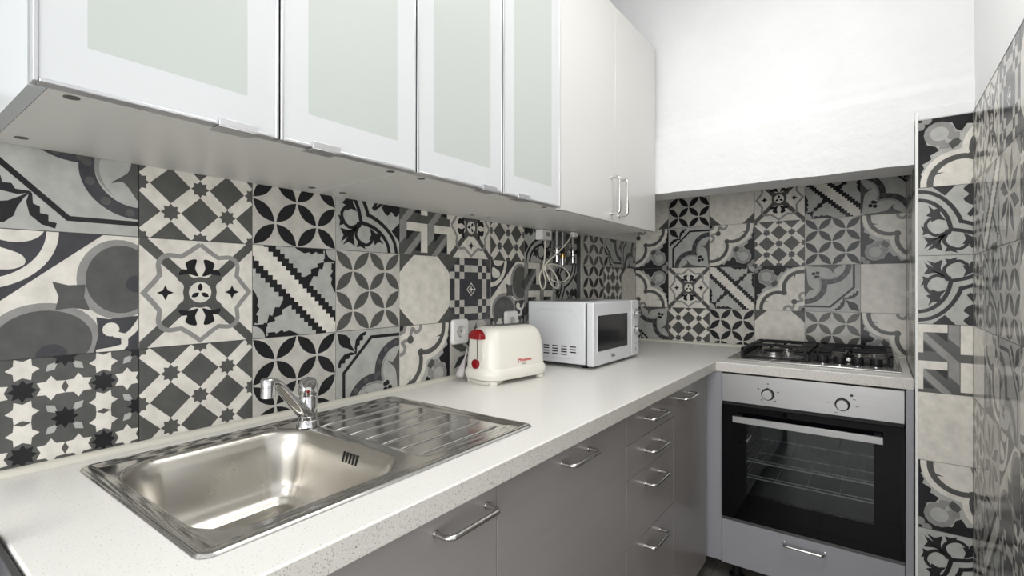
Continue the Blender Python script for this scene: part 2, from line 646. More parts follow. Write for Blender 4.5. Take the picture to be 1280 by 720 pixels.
def art_bigcurve():
    a = Art('W')
    a.p('N', [(-0.01, 1.01), (0.76, 1.01), (-0.01, 0.33)])
    a.up()
    a.arc('W', 0.0, 1.0, 0.425, 0.075, -92, 2, 18)
    a.p('W', spl([(0.05, 0.72), (0.17, 0.69), (0.26, 0.73), (0.25, 0.80), (0.15, 0.85), (0.05, 0.87)], True, 3))
    a.p('W', spl([(0.10, 0.93), (0.22, 0.90), (0.33, 0.94), (0.36, 1.02), (0.1, 1.02)], True, 3))
    a.disc('M', 0.86, 0.62, 0.29, ry=0.345, n=30)
    a.disc('M', 0.38, 0.14, 0.345, ry=0.29, n=30)
    a.p('G', [(0.42, 0.60), (0.52, 0.57), (0.63, 0.575), (0.62, 0.47), (0.66, 0.36), (0.55, 0.385), (0.44, 0.37), (0.46, 0.48)])
    a.p('N', [(0.70, 0.30), (0.78, 0.28), (1.01, 0.30), (1.01, -0.01), (0.68, -0.01), (0.715, 0.15)])
    a.up()
    a.disc('G', 0.875, 0.62, 0.245, ry=0.295, n=30)
    a.disc('G', 0.38, 0.125, 0.295, ry=0.245, n=30)
    a.stroke('W', spl([(1.02, 0.27), (0.96, 0.17), (0.90, 0.11), (0.88, 0.03), (0.70, 0.0)], n=4), 0.05)
    a.disc('W', 0.80, 0.19, 0.06, n=12)
    a.stroke('W', [(0.82, 0.15), (0.90, 0.12)], 0.05)
    a.up()
    a.disc('N', 0.98, 0.58, 0.075, n=14)
    a.disc('N', 0.42, 0.0, 0.10, n=14)
    return a


def art_fleur():
    a = Art('S2')
    # chamfered line; design symmetrical about the anti-diagonal
    a.stroke('K', [(1.01, 0.895), (0.53, 0.895), (0.115, 0.48), (0.115, -0.01)], 0.042)
    st = len(a.polys)
    a.p('K', [(0.02, 0.975), (0.05, 0.85), (0.10, 0.80), (0.17, 0.78), (0.25, 0.74), (0.31, 0.69), (0.26, 0.76), (0.215, 0.83), (0.20, 0.90), (0.15, 0.95)])
    lf = [(0.29, 0.70), (0.27, 0.78), (0.29, 0.88), (0.36, 0.95), (0.44, 0.975), (0.45, 0.93), (0.40, 0.92), (0.40, 0.87), (0.35, 0.86), (0.35, 0.81), (0.31, 0.79), (0.305, 0.71)]
    a.p('K', lf)
    a.p('K', [(1 - y, 1 - x) for x, y in reversed(lf)])
    sy = lambda x, y: (1 - y, 1 - x)
    a.up()
    st = len(a.polys)
    a.arc('N', 1.0, 0.43, 0.365, 0.105, 88, 205, 16)
    a.mirrored(sy, st)
    a.up()
    st = len(a.polys)
    a.disc('M', 1.0, 0.40, 0.315, 80, 230, 16)
    a.mirrored(sy, st)
    a.up()
    st = len(a.polys)
    a.disc('S2', 1.02, 0.43, 0.30, 85, 225, 16)
    for t in (100, 130, 160, 185):
        a.disc('G', 1.0 + 0.365 * math.cos(math.radians(t)), 0.43 + 0.365 * math.sin(math.radians(t)), 0.036, n=10)
    a.mirrored(sy, st)
    a.p('S2', [(0.72, 0.28), (0.86, 0.42), (1.01, 0.42), (1.01, -0.01), (0.58, -0.01), (0.58, 0.14)])
    a.up()
    st = len(a.polys)
    a.p('G', spl([(0.80, 0.55), (0.88, 0.53), (0.93, 0.58), (1.01, 0.66), (1.01, 0.10), (0.97, 0.10), (0.955, 0.28), (0.93, 0.42), (0.88, 0.48)], True, 3))
    a.mirrored(sy, st)
    for dx, dy in ((0, 0.05), (0.045, -0.02), (-0.03, -0.035)):
        a.disc('K', 0.79 + dx, 0.21 + dy, 0.038, n=10)
    a.disc('K', 0.75, 0.25, 0.03, n=8)
    return a


def art_scroll():
    # black frame in the lower left corner, cream in the upper right
    a = Art('W')
    sy = lambda x, y: (y, x)
    a.p('S2', spl([(-0.02, 0.85), (0.07, 0.80), (0.12, 0.68), (0.25, 0.60), (0.42, 0.52), (0.52, 0.42), (0.60, 0.25), (0.68, 0.12), (0.80, 0.07), (0.85, -0.02), (-0.02, -0.02)], True, 4))
    a.up()
    st = len(a.polys)
    a.p('K', [(-0.01, 1.01), (0.05, 1.01), (0.03, 0.92), (0.06, 0.86), (0.03, 0.80), (0.07, 0.72), (0.05, 0.66), (0.15, 0.60), (0.14, 0.54), (0.24, 0.48), (0.20, 0.42), (0.10, 0.38), (0.08, 0.22), (0.20, 0.10), (-0.01, -0.01)])
    a.arc('W', 0.50, 0.96, 0.445, 0.06, 172, 285, 16)
    a.mirrored(sy, st)
    a.up()
    st = len(a.polys)
    a.arc('G', 0.50, 0.96, 0.365, 0.075, 170, 275, 16)
    a.disc('G', 0.53, 0.60, 0.037, n=10)
    a.p('G', [(0.11, 0.86), (0.30, 0.80), (0.17, 0.80), (0.16, 0.74)])
    a.mirrored(sy, st)
    a.arc('M', 0.29, 0.29, 0.14, 0.07, -20, 110, 10)
    a.arc('M', 0.24, 0.24, 0.14, 0.07, 60, 400, 14)
    a.p('G', [(0.38, 0.48), (0.45, 0.43), (0.48, 0.38), (0.44, 0.32), (0.38, 0.35), (0.34, 0.40)])
    a.disc('G', 0.60, 0.60, 0.06, n=12)
    a.disc('M', 0.02, 0.10, 0.06, n=10)
    a.disc('M', 0.10, 0.02, 0.06, n=10)
    st = len(a.polys)
    a.stroke('M', spl([(0.60, 1.02), (0.62, 0.93), (0.70, 0.90), (0.76, 0.95), (0.80, 0.86)], n=4), 0.055)
    a.mirrored(sy, st)
    a.disc('G', 0.80, 0.80, 0.06, n=12)
    a.p('M', [(0.86, 1.01), (0.90, 0.90), (1.01, 0.86), (1.01, 1.01)])
    a.up()
    a.p('K', [(0.92, 1.01), (0.94, 0.94), (1.01, 0.92), (1.01, 1.01)])
    return a


def art_moor():
    a = Art('G')
    for i in range(-1, 6):
        for j in range(-1, 6):
            if i % 2 == 1 and j % 2 == 1:
                for dx, dy in ((0.165, 0), (-0.165, 0), (0, 0.165), (0, -0.165)):
                    a.star('W', i * 0.25 + dx, j * 0.25 + dy, 0.098, 0.062, 6, math.pi / 2 if dx else 0)
    a.up()
    for i in range(-1, 6):
        for j in range(-1, 6):
            if i % 2 == 0 and j % 2 == 0:
                for k in range(4):
                    c, d = math.cos(math.pi / 4 + k * math.pi / 2), math.sin(math.pi / 4 + k * math.pi / 2)
                    cx, cy = i * 0.25, j * 0.25
                    a.p('S2', [(cx + c * 0.06, cy + d * 0.06), (cx + c * 0.12 - d * 0.03, cy + d * 0.12 + c * 0.03), (cx + c * 0.165, cy + d * 0.165), (cx + c * 0.12 + d * 0.03, cy + d * 0.12 - c * 0.03)])
    a.up()
    for i in range(5):
        for j in range(5):
            if (i + j) % 2 == 0:
                a.star('K', i * 0.25, j * 0.25, 0.088, 0.056, 8)
    return a


def art_cube():
    a = Art('S')
    for k in range(8):
        t0 = math.radians(k * 45 + 22.5)
        c, d = math.cos(t0), math.sin(t0)
        g = lambda r, w: (0.5 + c * r - d * w, 0.5 + d * r + c * w)
        a.p('G' if k % 2 else 'N', [g(0.04, 0.004), g(0.24, 0.085), g(0.48, 0.06), g(0.30, -0.055)])
    for fx in (0, 1):
        for fy in (0, 1):
            a.p('M', [(abs(fx - x), abs(fy - y)) for x, y in ((0, 0), (0.2, 0), (0, 0.2))])
    return a


ARTS = dict(petal=art_petal('K'), petalg=art_petal('G'), diamond=art_diamond(), medallion=art_medallion(), zigzag=art_zigzag(),
            floral=art_floral(), maze=art_maze(), octagon=art_octagon(), checker=art_checker(), bigcurve=art_bigcurve(),
            fleur=art_fleur(), scroll=art_scroll(), moor=art_moor(), cube=art_cube(), plain=Art('W'))


def clip(poly, x0, x1, y0, y1):
    def cut(P, ins, inter):
        out = []
        for i in range(len(P)):
            a, b = P[i - 1], P[i]
            if ins(b):
                if not ins(a):
                    out.append(inter(a, b))
                out.append(b)
            elif ins(a):
                out.append(inter(a, b))
        return out

    def ix(v):
        return lambda a, b: (v, a[1] + (b[1] - a[1]) * (v - a[0]) / (b[0] - a[0]))

    def iy(v):
        return lambda a, b: (a[0] + (b[0] - a[0]) * (v - a[1]) / (b[1] - a[1]), v)
    for ins, it in ((lambda p: p[0] >= x0, ix(x0)), (lambda p: p[0] <= x1, ix(x1)), (lambda p: p[1] >= y0, iy(y0)), (lambda p: p[1] <= y1, iy(y1))):
        if len(poly) < 3:
            return []
        poly = cut(poly, ins, it)
    return poly


OR = {0: lambda x, y: (x, y), 1: lambda x, y: (1 - y, x), 2: lambda x, y: (1 - x, 1 - y), 3: lambda x, y: (y, 1 - x),
      4: lambda x, y: (1 - x, y), 5: lambda x, y: (x, 1 - y), 6: lambda x, y: (y, x), 7: lambda x, y: (1 - y, 1 - x)}
TILES = {}
TH = 0.006
GAP = 0.0008


def tile_mesh(design, o=0, u0=0.0, u1=1.0, v0=0.0, v1=1.0):
    """a ceramic tile body with its printed design as inlaid faces; local X right, Y up, Z out of the wall.
    (u0..u1, v0..v1) is the part kept of a cut tile."""
    key = (design, o, round(u0, 3), round(u1, 3), round(v0, 3), round(v1, 3))
    if key in TILES:
        return TILES[key]
    art = ARTS[design]
    g = GAP / T
    a0, a1, b0, b1 = u0 + g, u1 - g, v0 + g, v1 - g
    B = MB().mat('tile_' + art.base)
    B.box(a0 * T, a1 * T, b0 * T, b1 * T, -TH, 0)
    f = OR[o]
    for n_, (m, l, pts) in enumerate(sorted(art.polys, key=lambda t_: t_[1])):
        q = clip([f(x, y) for x, y in pts], a0, a1, b0, b1)
        if len(q) < 3:
            continue
        ar = sum(q[i - 1][0] * q[i][1] - q[i][0] * q[i - 1][1] for i in range(len(q)))
        if abs(ar) < 1e-5:
            continue
        if ar < 0:
            q.reverse()
        B.mat('tile_' + m)
        B.add([(x * T, y * T, 0.00004 + 0.0000016 * n_) for x, y in q], [tuple(range(len(q)))])
    me = B.mesh('tile_' + design)
    TILES[key] = me
    return me


FACE = {'left': Matrix(((0, 0, 1), (1, 0, 0), (0, 1, 0))),        # X->+y  Y->+z  Z->+x
        'back': Matrix(((1, 0, 0), (0, 0, -1), (0, 1, 0))),       # X->+x  Y->+z  Z->-y
        'right': Matrix(((0, 0, -1), (-1, 0, 0), (0, 1, 0)))}     # X->-y  Y->+z  Z->-x


def tile(parent, face, origin, design, o=0, u0=0.0, u1=1.0, v0=0.0, v1=1.0):
    ob = bpy.data.objects.new('tile', tile_mesh(design, o, u0, u1, v0, v1))
    ob.matrix_world = Matrix.Translation(origin) @ FACE[face].to_4x4()
    COL.objects.link(ob)
    ob.parent = parent
    return ob


# ================================================================== SETTING
fl = struct(mb('grout').box(-0.1, XO + 0.1, YREAR - 0.1, YB + 0.1, -0.06, -0.004).obj('floor'))
ftm = mb('floor_tile').box(0.0015, 0.3285, 0.0015, 0.3285, -0.004, 0.0).mesh('floor_tile')
for i in range(10):
    for j in range(14):
        o = bpy.data.objects.new('floor_tile', ftm)
        o.location = (-0.05 + i * 0.33, YREAR + 0.02 + j * 0.33, 0)
        COL.objects.link(o)
        o.parent = fl
struct(mb('paint').box(-0.1, XO + 0.1, YREAR - 0.1, YB + 0.1, CEIL, CEIL + 0.08).obj('ceiling'))

# left wall: tile bed between worktop and cabinets, paint elsewhere
wl = struct(mb('paint').box(-0.12, -TH, YREAR, YB, 0, CEIL).obj('wall_left'))
bed = mb('grout')
bed.box(-TH, -0.0032, -1.2, 1.776, rowz(3), rowz(0) + 0.001).obj('tile_bed', wl)
wb = struct(mb('paint').box(-0.12, XR + 0.12, YB + TH, YB + 0.12, 0, CEIL).obj('wall_back'))
mb('grout').box(0.026, XN + 0.01, YB + 0.0032, YB + TH, rowz(3), rowz(-1)).obj('tile_bed', wb)
# boxed-out pier in the far left corner
XJ = 0.03
wj = struct(mb('paint').box(-TH, XJ - TH, 1.776, YB, 0, 1.62).obj('wall_boxing'))
mb('grout').box(XJ - TH, XJ - 0.0032, 1.786, YB, rowz(3), 1.60).obj('tile_bed', wj)
mb('dark_metal').box(-0.001, XJ - 0.004, 1.7745, 1.776, 0.93, 1.60).obj('boxing_side', wj)
struct(mb('trim_grey').box(XJ - 0.010, XJ + 0.001, 1.774, 1.786, 0.905, 1.60).obj('trim_1', bevel=0.002))

LEFT = {  # column -> [R1, R2, R3]
    -5: [('medallion', 0), ('petalg', 0), ('diamond', 0)], -4: [('cube', 0), ('diamond', 0), ('scroll', 1)],
    -3: [('petal', 0), ('medallion', 0), ('zigzag', 0)], -2: [('octagon', 0), ('floral', 0), ('petal', 0)],
    -1: [('fleur', 1), ('bigcurve', 0), ('moor', 0)], 0: [('diamond', 0), ('medallion', 0), ('diamond', 0)],
    1: [('petal', 0), ('zigzag', 0), ('petal', 0)], 2: [('floral', 0), ('petalg', 0), ('fleur', 0)],
    3: [('maze', 0), ('octagon', 0), ('scroll', 1)], 4: [('medallion', 1), ('checker', 0), ('cube', 0)],
    5: [('diamond', 0), ('bigcurve', 0), ('moor', 0)], 6: [('floral', 4), ('maze', 0), ('cube', 0)],
    7: [('maze', 0), ('floral', 5), ('petal', 0)]}
for c, ds in LEFT.items():
    for r, (d, o) in enumerate(ds, 1):
        tile(wl, 'left', (0, c * T, rowz(r)), d, o)
JOG = [[('petalg', 0), ('petal', 0), ('moor', 0)], [('fleur', 5), ('diamond', 0), ('petal', 0)], [('fleur', 0), ('octagon', 0), ('scroll', 2)]]
for c, ds in enumerate(JOG):
    w = 1.0 if c < 2 else (YB - (1.786 + 2 * T)) / T
    for r, (d, o) in enumerate(ds, 1):
        tile(wj, 'left', (XJ, 1.786 + c * T, rowz(r)), d, o, 0, w)
X0 = 0.2253
BACK = [[('octagon', 0), ('scroll', 1), ('scroll', 2), ('fleur', 5)],
        [('petal', 0), ('fleur', 0), ('medallion', 0), ('diamond', 0)],
        [('octagon', 0), ('scroll', 1), ('zigzag', 0), ('petal', 0)],
        [('medallion', 0), ('diamond', 0), ('scroll', 5), ('octagon', 0)],
        [('zigzag', 0), ('petal', 0), ('fleur', 2), ('petalg', 0)],
        [('fleur', 4), ('scroll', 0), ('plain', 0), ('scroll', 0)]]
for c, ds in enumerate(BACK):
    u0 = (0.031 - (X0 - T)) / T if c == 0 else 0.0
    u1 = (XN - (X0 + 4 * T)) / T if c == 5 else 1.0
    for r, (d, o) in enumerate(ds):
        tile(wb, 'back', (X0 + (c - 1) * T, YB, rowz(r)), d, o, u0, u1)

# right wall and the tiled pier beside the oven
wr = struct(mb('paint').box(XR + TH, XR + 0.12, YO2, YB + 0.1, 0, CEIL).obj('wall_right'))
mb('grout').box(XR + 0.0032, XR + TH, YO2, YC, 0.0, rowz(-1)).obj('tile_bed', wr)
wp = struct(mb('paint').box(XN + TH, XR + TH, YC + TH, YB + TH, 0, 1.78).obj('wall_pier'))
mb('grout').box(XN + 0.004, XR, YC + 0.0032, YC + TH, 0.0, rowz(-1)).obj('tile_bed', wp)
mb('grout').box(XN + 0.0032, XN + TH, YC + 0.008, YB, rowz(3), 1.63).obj('tile_bed', wp)
PIER = [('scroll', 5), ('floral', 0), ('floral', 5), ('maze', 4), ('plain', 0), ('scroll', 0), ('floral', 5), ('medallion', 0)]
uw = (XR - (XN + 0.006)) / T
for r, (d, o) in enumerate(PIER):
    v0 = max(0.0, -rowz(r) / T)
    tile(wp, 'back', (XN + 0.006, YC, rowz(r)), d, o, 0, uw, v0, 1)
SIDE = ['petalg', 'scroll', 'maze', 'octagon']
for c in range(3):
    for r in range(0, 4):
        u1 = min(1.0, (YB - (YC + 0.008) - c * T) / T)
        tile(wp, 'right', (XN, YB - c * T, rowz(r)), SIDE[(r + c) % 4], 0, 0, u1)
struct(mb('trim_white').box(XN - 0.001, XN + 0.007, YC - 0.002, YC + 0.009, 0.0, 1.78).obj('trim_2', bevel=0.002))

RIGHT = [['diamond', 'petalg', 'diamond', 'plain', 'diamond', 'petalg', 'maze', 'medallion'],
         ['medallion', 'zigzag', 'floral', 'scroll', 'cube', 'zigzag', 'scroll', 'diamond'],
         ['checker', 'cube', 'petalg', 'fleur', 'bigcurve', 'checker', 'petal', 'fleur'],
         ['octagon', 'moor', 'octagon', 'scroll', 'moor', 'medallion', 'zigzag', 'maze']]
y1 = YC - 0.197
for c in range(6):
    for r in range(8):
        d = RIGHT[c % 4][(r + 3 * (c // 4)) % 8]
        o = (0, 0, 4, 4)[c % 4] if d in ('fleur', 'floral', 'scroll') else (4 if d == 'zigzag' else 0)
        v0 = max(0.0, -rowz(r) / T)
        if c == 0:
            tile(wr, 'right', (XR, YC + T - 0.197, rowz(r)), d, o, 1 - 0.197 / T, 1, v0, 1)
        else:
            tile(wr, 'right', (XR, y1 - (c - 1) * T, rowz(r)), d, o, 0, 1, v0, 1)
struct(mb('trim_white').box(XR - 0.001, XR + TH, YO2, YC, rowz(-1) + 0.0005, rowz(-1) + 0.004).obj('trim_3'))

# plastered beam over the hob niche and the wall above it
b = mb('plaster')


def slant(y_left, y_right, ythick, z0, z1, x0=-TH, x1=XR + TH):
    yl, yr = y_left, y_right
    b.add([(x0, yl, z0), (x1, yr, z0), (x1, ythick, z0), (x0, ythick, z0), (x0, yl, z1), (x1, yr, z1), (x1, ythick, z1), (x0, ythick, z1)],
          [(0, 3, 2, 1), (4, 5, 6, 7), (0, 1, 5, 4), (1, 2, 6, 5), (2, 3, 7, 6), (3, 0, 4, 7)])


# rough edged beam: front face as a displaced grid
def plaster_face(x0, x1, z0, z1, yf, nx, nz, amp, wob):
    rnd = random.Random(3)
    vs, fs = [], []
    for j in range(nz + 1):
        for i in range(nx + 1):
            x = x0 + (x1 - x0) * i / nx
            z = z0 + (z1 - z0) * j / nz
            dy = amp * (math.sin(x * 21 + z * 9) * 0.5 + math.sin(x * 47 - z * 31) * 0.3 + rnd.uniform(-.3, .3))
            if j == 0:
                z += wob * (math.sin(x * 17) * 0.5 + math.sin(x * 53 + 1) * 0.3 + rnd.uniform(-.2, .2))
            vs.append((x, yf(x, z) + dy, z))
    for j in range(nz):
        for i in range(nx):
            q = j * (nx + 1) + i
            fs.append((q, q + 1, q + nx + 2, q + nx + 1))
    return vs, fs


yfront = lambda x: 1.803 - 0.036 * x / 1.28


def yf(x, z):
    # lower band stands a little proud of the wall above, with a soft step at about 1.85 m
    step = 1.838 + 0.02 * x
    t = min(1, max(0, (z - step) / 0.02))
    t2 = min(1, max(0, (z - step - 0.05) / 0.02))
    return yfront(x) + 0.014 * t * t * (3 - 2 * t) + 0.005 * t2


vs, fs = plaster_face(-TH, XN - 0.002, 1.622, 1.775, yf, 90, 14, 0.0012, 0.0022)
nfr = len(vs)
b.add(vs, fs)
vs2, fs2 = plaster_face(-TH, XR + TH, 1.765, CEIL, yf, 100, 70, 0.0009, 0.0)
b.add(vs2, fs2)
# underside and back
und = [(v[0], v[1], v[2]) for v in vs[:91]]
b.add(und + [(p[0], 1.985, 1.627) for p in und], [(i, 91 + i, 92 + i, i + 1) for i in range(90)])
b.add([(-TH, 1.985, 1.627), (XN, 1.985, 1.627), (XN, 1.985, CEIL), (-TH, 1.985, CEIL)], [(0, 3, 2, 1)])
b.add([(XN - 0.002, yfront(XN), 1.622), (XN - 0.002, 1.985, 1.627), (XN - 0.002, 1.985, 1.78), (XN - 0.002, yfront(XN), 1.78)], [(0, 1, 2, 3)])
struct(b.obj('wall_beam', smooth=50))
# plaster over the pier
struct(mb('plaster').box(XN - 0.001, XR + TH, YC + 0.004, 1.80, rowz(-1) + 0.001, 1.80).obj('wall_pier_plaster', bevel=0.003))

# unseen open room round the camera, with two windows added for even light
struct(mb('paint').box(XR + 0.12, XO, YO2, YO2 + 0.1, 0, CEIL).obj('wall_side'))


def window_wall(name, wname, axis, at, a0, a1, w0, w1, z0, z1):
    """wall with one window opening; axis 'x' = wall plane at x = at, 'y' = wall plane at y = at"""
    def bx(B, p0, p1, d0, d1, q0, q1):
        return B.box(d0, d1, p0, p1, q0, q1) if axis == 'x' else B.box(p0, p1, d0, d1, q0, q1)
    s_ = 1 if axis == 'x' else -1
    d0, d1 = sorted((at, at + 0.1 * s_))
    B = mb('paint')
    bx(B, a0, w0, d0, d1, 0, CEIL)
    bx(B, w1, a1, d0, d1, 0, CEIL)
    bx(B, w0, w1, d0, d1, 0, z0)
    bx(B, w0, w1, d0, d1, z1, CEIL)
    struct(B.obj(name))
    f0, f1 = sorted((at + 0.04 * s_, at + 0.09 * s_))
    F = mb('frame_white')
    mid = (w0 + w1) / 2
    for p in (w0, mid - 0.03, w1 - 0.06):
        bx(F, p, p + 0.06, f0, f1, z0, z1)
    for q in (z0, z1 - 0.06):
        bx(F, w0 + 0.06, mid - 0.03, f0, f1, q, q + 0.06)
        bx(F, mid + 0.03, w1 - 0.06, f0, f1, q, q + 0.06)
    wo = struct(F.obj(wname))
    for p0, p1 in ((w0 + 0.06, mid - 0.03), (mid + 0.03, w1 - 0.06)):
        bx(mb('window_glass'), p0, p1, f0 + 0.02, f0 + 0.026, z0 + 0.06, z1 - 0.06).obj('pane', wo)


window_wall('wall_far', 'added_window_1', 'x', XO, YREAR, YO2 + 0.1, -1.75, 0.05, 0.55, 2.35)
window_wall('wall_rear', 'added_window_2', 'y', YREAR, -0.12, XO, 0.2, 3.0, 0.1, 2.35)

# ================================================================== CEILING LAMP
lamp = thing('ceiling_lamp', 'long white rectangular ceiling lamp above the middle of the kitchen', 'lamp', (1.02, 0.62, CEIL))
mb('white_plastic').box(-0.29, 0.29, -0.6, 0.6, -0.05, -0.001).obj('housing', lamp, bevel=0.006)
mb('lamp_diffuser').box(-0.26, 0.26, -0.57, 0.57, -0.062, -0.0505).obj('diffuser', lamp)


# ================================================================== HANDLES
def bow(B, a, bpt, out, r=0.005, rad=0.012):
    """bow handle between two mounting points, standing off by vector out"""
    a, bpt, out = Vector(a), Vector(bpt), Vector(out)
    d = (bpt - a).normalized()
    on_ = out.normalized()
    path = [a]
    c1 = a + out - on_ * rad + d * rad
    for k in range(7):
        t = math.pi / 2 * k / 6
        path.append(c1 - d * rad * math.cos(t) + on_ * rad * math.sin(t))
    c2 = bpt + out - on_ * rad - d * rad
    for k in range(7):
        t = math.pi / 2 * k / 6
        path.append(c2 + d * rad * math.sin(t) + on_ * rad * math.cos(t))
    path.append(bpt)
    B.tube(path, r, 12)
    B.cyl(a, a + on_ * 0.002, r * 1.35, 14)
    B.cyl(bpt, bpt + on_ * 0.002, r * 1.35, 14)
    return B


# ================================================================== BASE CABINETS (left run, fronts at x = 0.60)
XF = 0.600


def base_unit(label, y0, y1, group='grey base cabinets under the worktop'):
    t = thing('base_cabinet', label, 'cabinet', (0.30, (y0 + y1) / 2, 0.0), group)
    L = lambda B, n, par=t, **k: B.xform(Matrix.Translation((-0.30, -(y0 + y1) / 2, 0))).obj(n, par, **k)
    c = mb('cab_grey')
    c.box(0.03, XF - 0.020, y0 + 0.001, y0 + 0.018, 0.07, 0.861)
    c.box(0.03, XF - 0.020, y1 - 0.018, y1 - 0.001, 0.07, 0.861)
    c.box(0.03, XF - 0.020, y0 + 0.018, y1 - 0.018, 0.07, 0.088)
    c.box(0.03, 0.04, y0 + 0.018, y1 - 0.018, 0.088, 0.861)
    L(c, 'carcass')
    L(mb('carcass_seam').box(XF - 0.0199, XF - 0.0194, y0 + 0.0012, y1 - 0.0012, 0.0715, 0.8605), 'gap_shade')  # dark sheet behind the fronts, painting the shade in the gaps
    for xx in (0.08, XF - 0.07):
        for yy in (y0 + 0.05, y1 - 0.05):
            L(mb('black_plastic').lathe([(0.030, 0.0), (0.030, 0.006), (0.016, 0.012), (0.016, 0.069)], (xx, yy, 0), seg=16), 'foot', smooth=40)
    return t, L


def front(t, L, name, y0, y1, z0, z1, ha, hb, hz, gap=0.0011):
    dr = L(mb('cab_grey').box(XF - 0.019, XF, y0 + gap, y1 - gap, z0 + gap, z1 - gap), name, bevel=0.0005)
    if ha is not None:
        L(bow(mb('handle_metal'), (XF, ha, hz), (XF, hb, hz), (0.034, 0, 0)), 'handle', dr, smooth=40)
    return dr


ZT = 0.861
YEND = -0.225
t, L = base_unit('grey base cabinet under the steel sink, long handle near its right edge', YEND, 0.384)
front(t, L, 'door', YEND, 0.384, 0.07, ZT, 0.222, 0.352, 0.818)
t, L = base_unit('wide plain grey base cabinet between sink cabinet and drawer unit', 0.384, 0.9834)
front(t, L, 'door', 0.384, 0.9834, 0.07, ZT, 0.624, 0.752, 0.816)
t, L = base_unit('grey base cabinet with four stacked drawers', 0.9834, 1.3896)
for z0, z1, hz in ((0.7595, ZT, 0.811), (0.658, 0.7595, 0.712), (0.4585, 0.658, 0.610), (0.07, 0.4585, 0.418)):
    front(t, L, 'drawer', 0.9834, 1.3896, z0, z1, 1.124, 1.252, hz)
t, L = base_unit('narrow grey base cabinet in the corner next to the oven', 1.3896, 1.8029)
front(t, L, 'door', 1.3896, 1.8029, 0.07, ZT, 1.445, 1.573, 0.813)

# ================================================================== OVEN HOUSING, OVEN
YO = 1.83
oc = thing('oven_cabinet', 'lilac grey housing around the built-in oven with bottom drawer', 'cabinet', (0.95, 2.1, 0))
OL = lambda B, n, par=oc, **k: B.xform(Matrix.Translation((-0.95, -2.1, 0))).obj(n, par, **k)
OL(mb('cab_grey_lilac').box(0.570, 0.653, YO + 0.012, YO + 0.03, 0.07, ZT), 'filler_panel')
OL(mb('cab_grey_lilac').box(0.636, 0.653, YO + 0.03, 2.38, 0.07, ZT), 'side_panel')
OL(mb('cab_grey_lilac').box(1.2555, 1.2765, YO + 0.006, YO + 0.024, 0.07, ZT), 'filler_panel')
OL(mb('cab_grey_lilac').box(1.2555, 1.2735, YO + 0.024, 2.38, 0.07, ZT), 'side_panel')
dr = OL(mb('cab_grey_lilac').box(0.655, 1.2535, YO, YO + 0.019, 0.072, 0.252), 'drawer', bevel=0.0015)
OL(bow(mb('handle_metal'), (0.884, YO, 0.221), (1.018, YO, 0.221), (0, -0.030, 0), 0.0045), 'handle', dr, smooth=40)
OL(mb('dark_metal').box(0.655, 1.2535, YO + 0.004, YO + 0.019, 0.2525, 0.264), 'drawer_rail')
for xx in (0.70, 1.21):
    OL(mb('black_plastic').lathe([(0.030, 0.0), (0.030, 0.006), (0.016, 0.012), (0.016, 0.0705)], (xx, YO + 0.06, 0), seg=16), 'foot', smooth=40)

ov = thing('built_in_oven', 'black glass built-in oven with stainless steel control panel', 'oven', (0.954, 2.1, 0.2645))
VL = lambda B, n, par=ov, **k: B.xform(Matrix.Translation((-0.954, -2.1, -0.2645))).obj(n, par, **k)
ox0, ox1 = 0.656, 1.2525
# cavity body, open at the front
c = mb('cavity')
cx0, cx1, cz0, cz1 = 0.72, 1.19, 0.35, 0.70
c.box(cx0 - 0.02, cx0, YO + 0.02, 2.30, cz0, cz1)
c.box(cx1, cx1 + 0.02, YO + 0.02, 2.30, cz0, cz1)
c.box(cx0 - 0.02, cx1 + 0.02, YO + 0.02, 2.30, cz0 - 0.02, cz0)
c.box(cx0 - 0.02, cx1 + 0.02, YO + 0.02, 2.30, cz1, cz1 + 0.02)
c.box(cx0 - 0.02, cx1 + 0.02, 2.30, 2.32, cz0 - 0.02, cz1 + 0.02)
VL(c, 'cavity')
pn = VL(mb('steel_brushed').box(ox0, ox1, YO - 0.004, YO + 0.02, 0.742, 0.857), 'control_panel', bevel=0.0015)
for kx in (0.8277, 1.0731):
    kz = 0.790 if kx < 1 else 0.785
    k = VL(mb('black_plastic').lathe([(0.0235, 0.0), (0.0235, 0.004), (0.021, 0.006)], (kx, YO - 0.0042, kz), '-y', 28), 'knob', pn, smooth=40)
    VL(mb('steel_brushed').lathe([(0.0195, 0.0063), (0.0195, 0.020), (0.0175, 0.022), (0.0001, 0.0222)], (kx, YO - 0.0042, kz), '-y', 28), 'knob_cap', pn, smooth=40)
    VL(mb('black_plastic').box(kx - 0.002, kx + 0.002, YO - 0.0245, YO - 0.010, kz + 0.012, kz + 0.026), 'pointer', pn)
pr = mb('dark_print')
for dx, dz in ((-0.034, 0.018), (0.0, 0.041), (0.036, 0.012), (-0.022, -0.025), (0.026, -0.024)):
    pr.box(0.8277 + dx - 0.0035, 0.8277 + dx + 0.0035, YO - 0.0046, YO - 0.0041, 0.790 + dz - 0.002, 0.790 + dz + 0.002)
for dx, dz in ((-0.045, 0.002), (0.045, -0.002), (0.036, 0.022), (-0.02, -0.032)):
    pr.box(1.0731 + dx - 0.005, 1.0731 + dx + 0.005, YO - 0.0046, YO - 0.0041, 0.785 + dz - 0.001, 0.785 + dz + 0.001)
pr.lathe([(0.005, 0.0), (0.005, 0.0006)], (1.0731 + 0.028, YO - 0.0041, 0.785 + 0.036), '-y', 14)
VL(pr, 'dial_marks', pn)['kind'] = 'stuff'
VL(mb('black_plastic').box(ox0 + 0.002, ox1 - 0.002, YO + 0.004, YO + 0.02, 0.728, 0.7415), 'vent_gap')
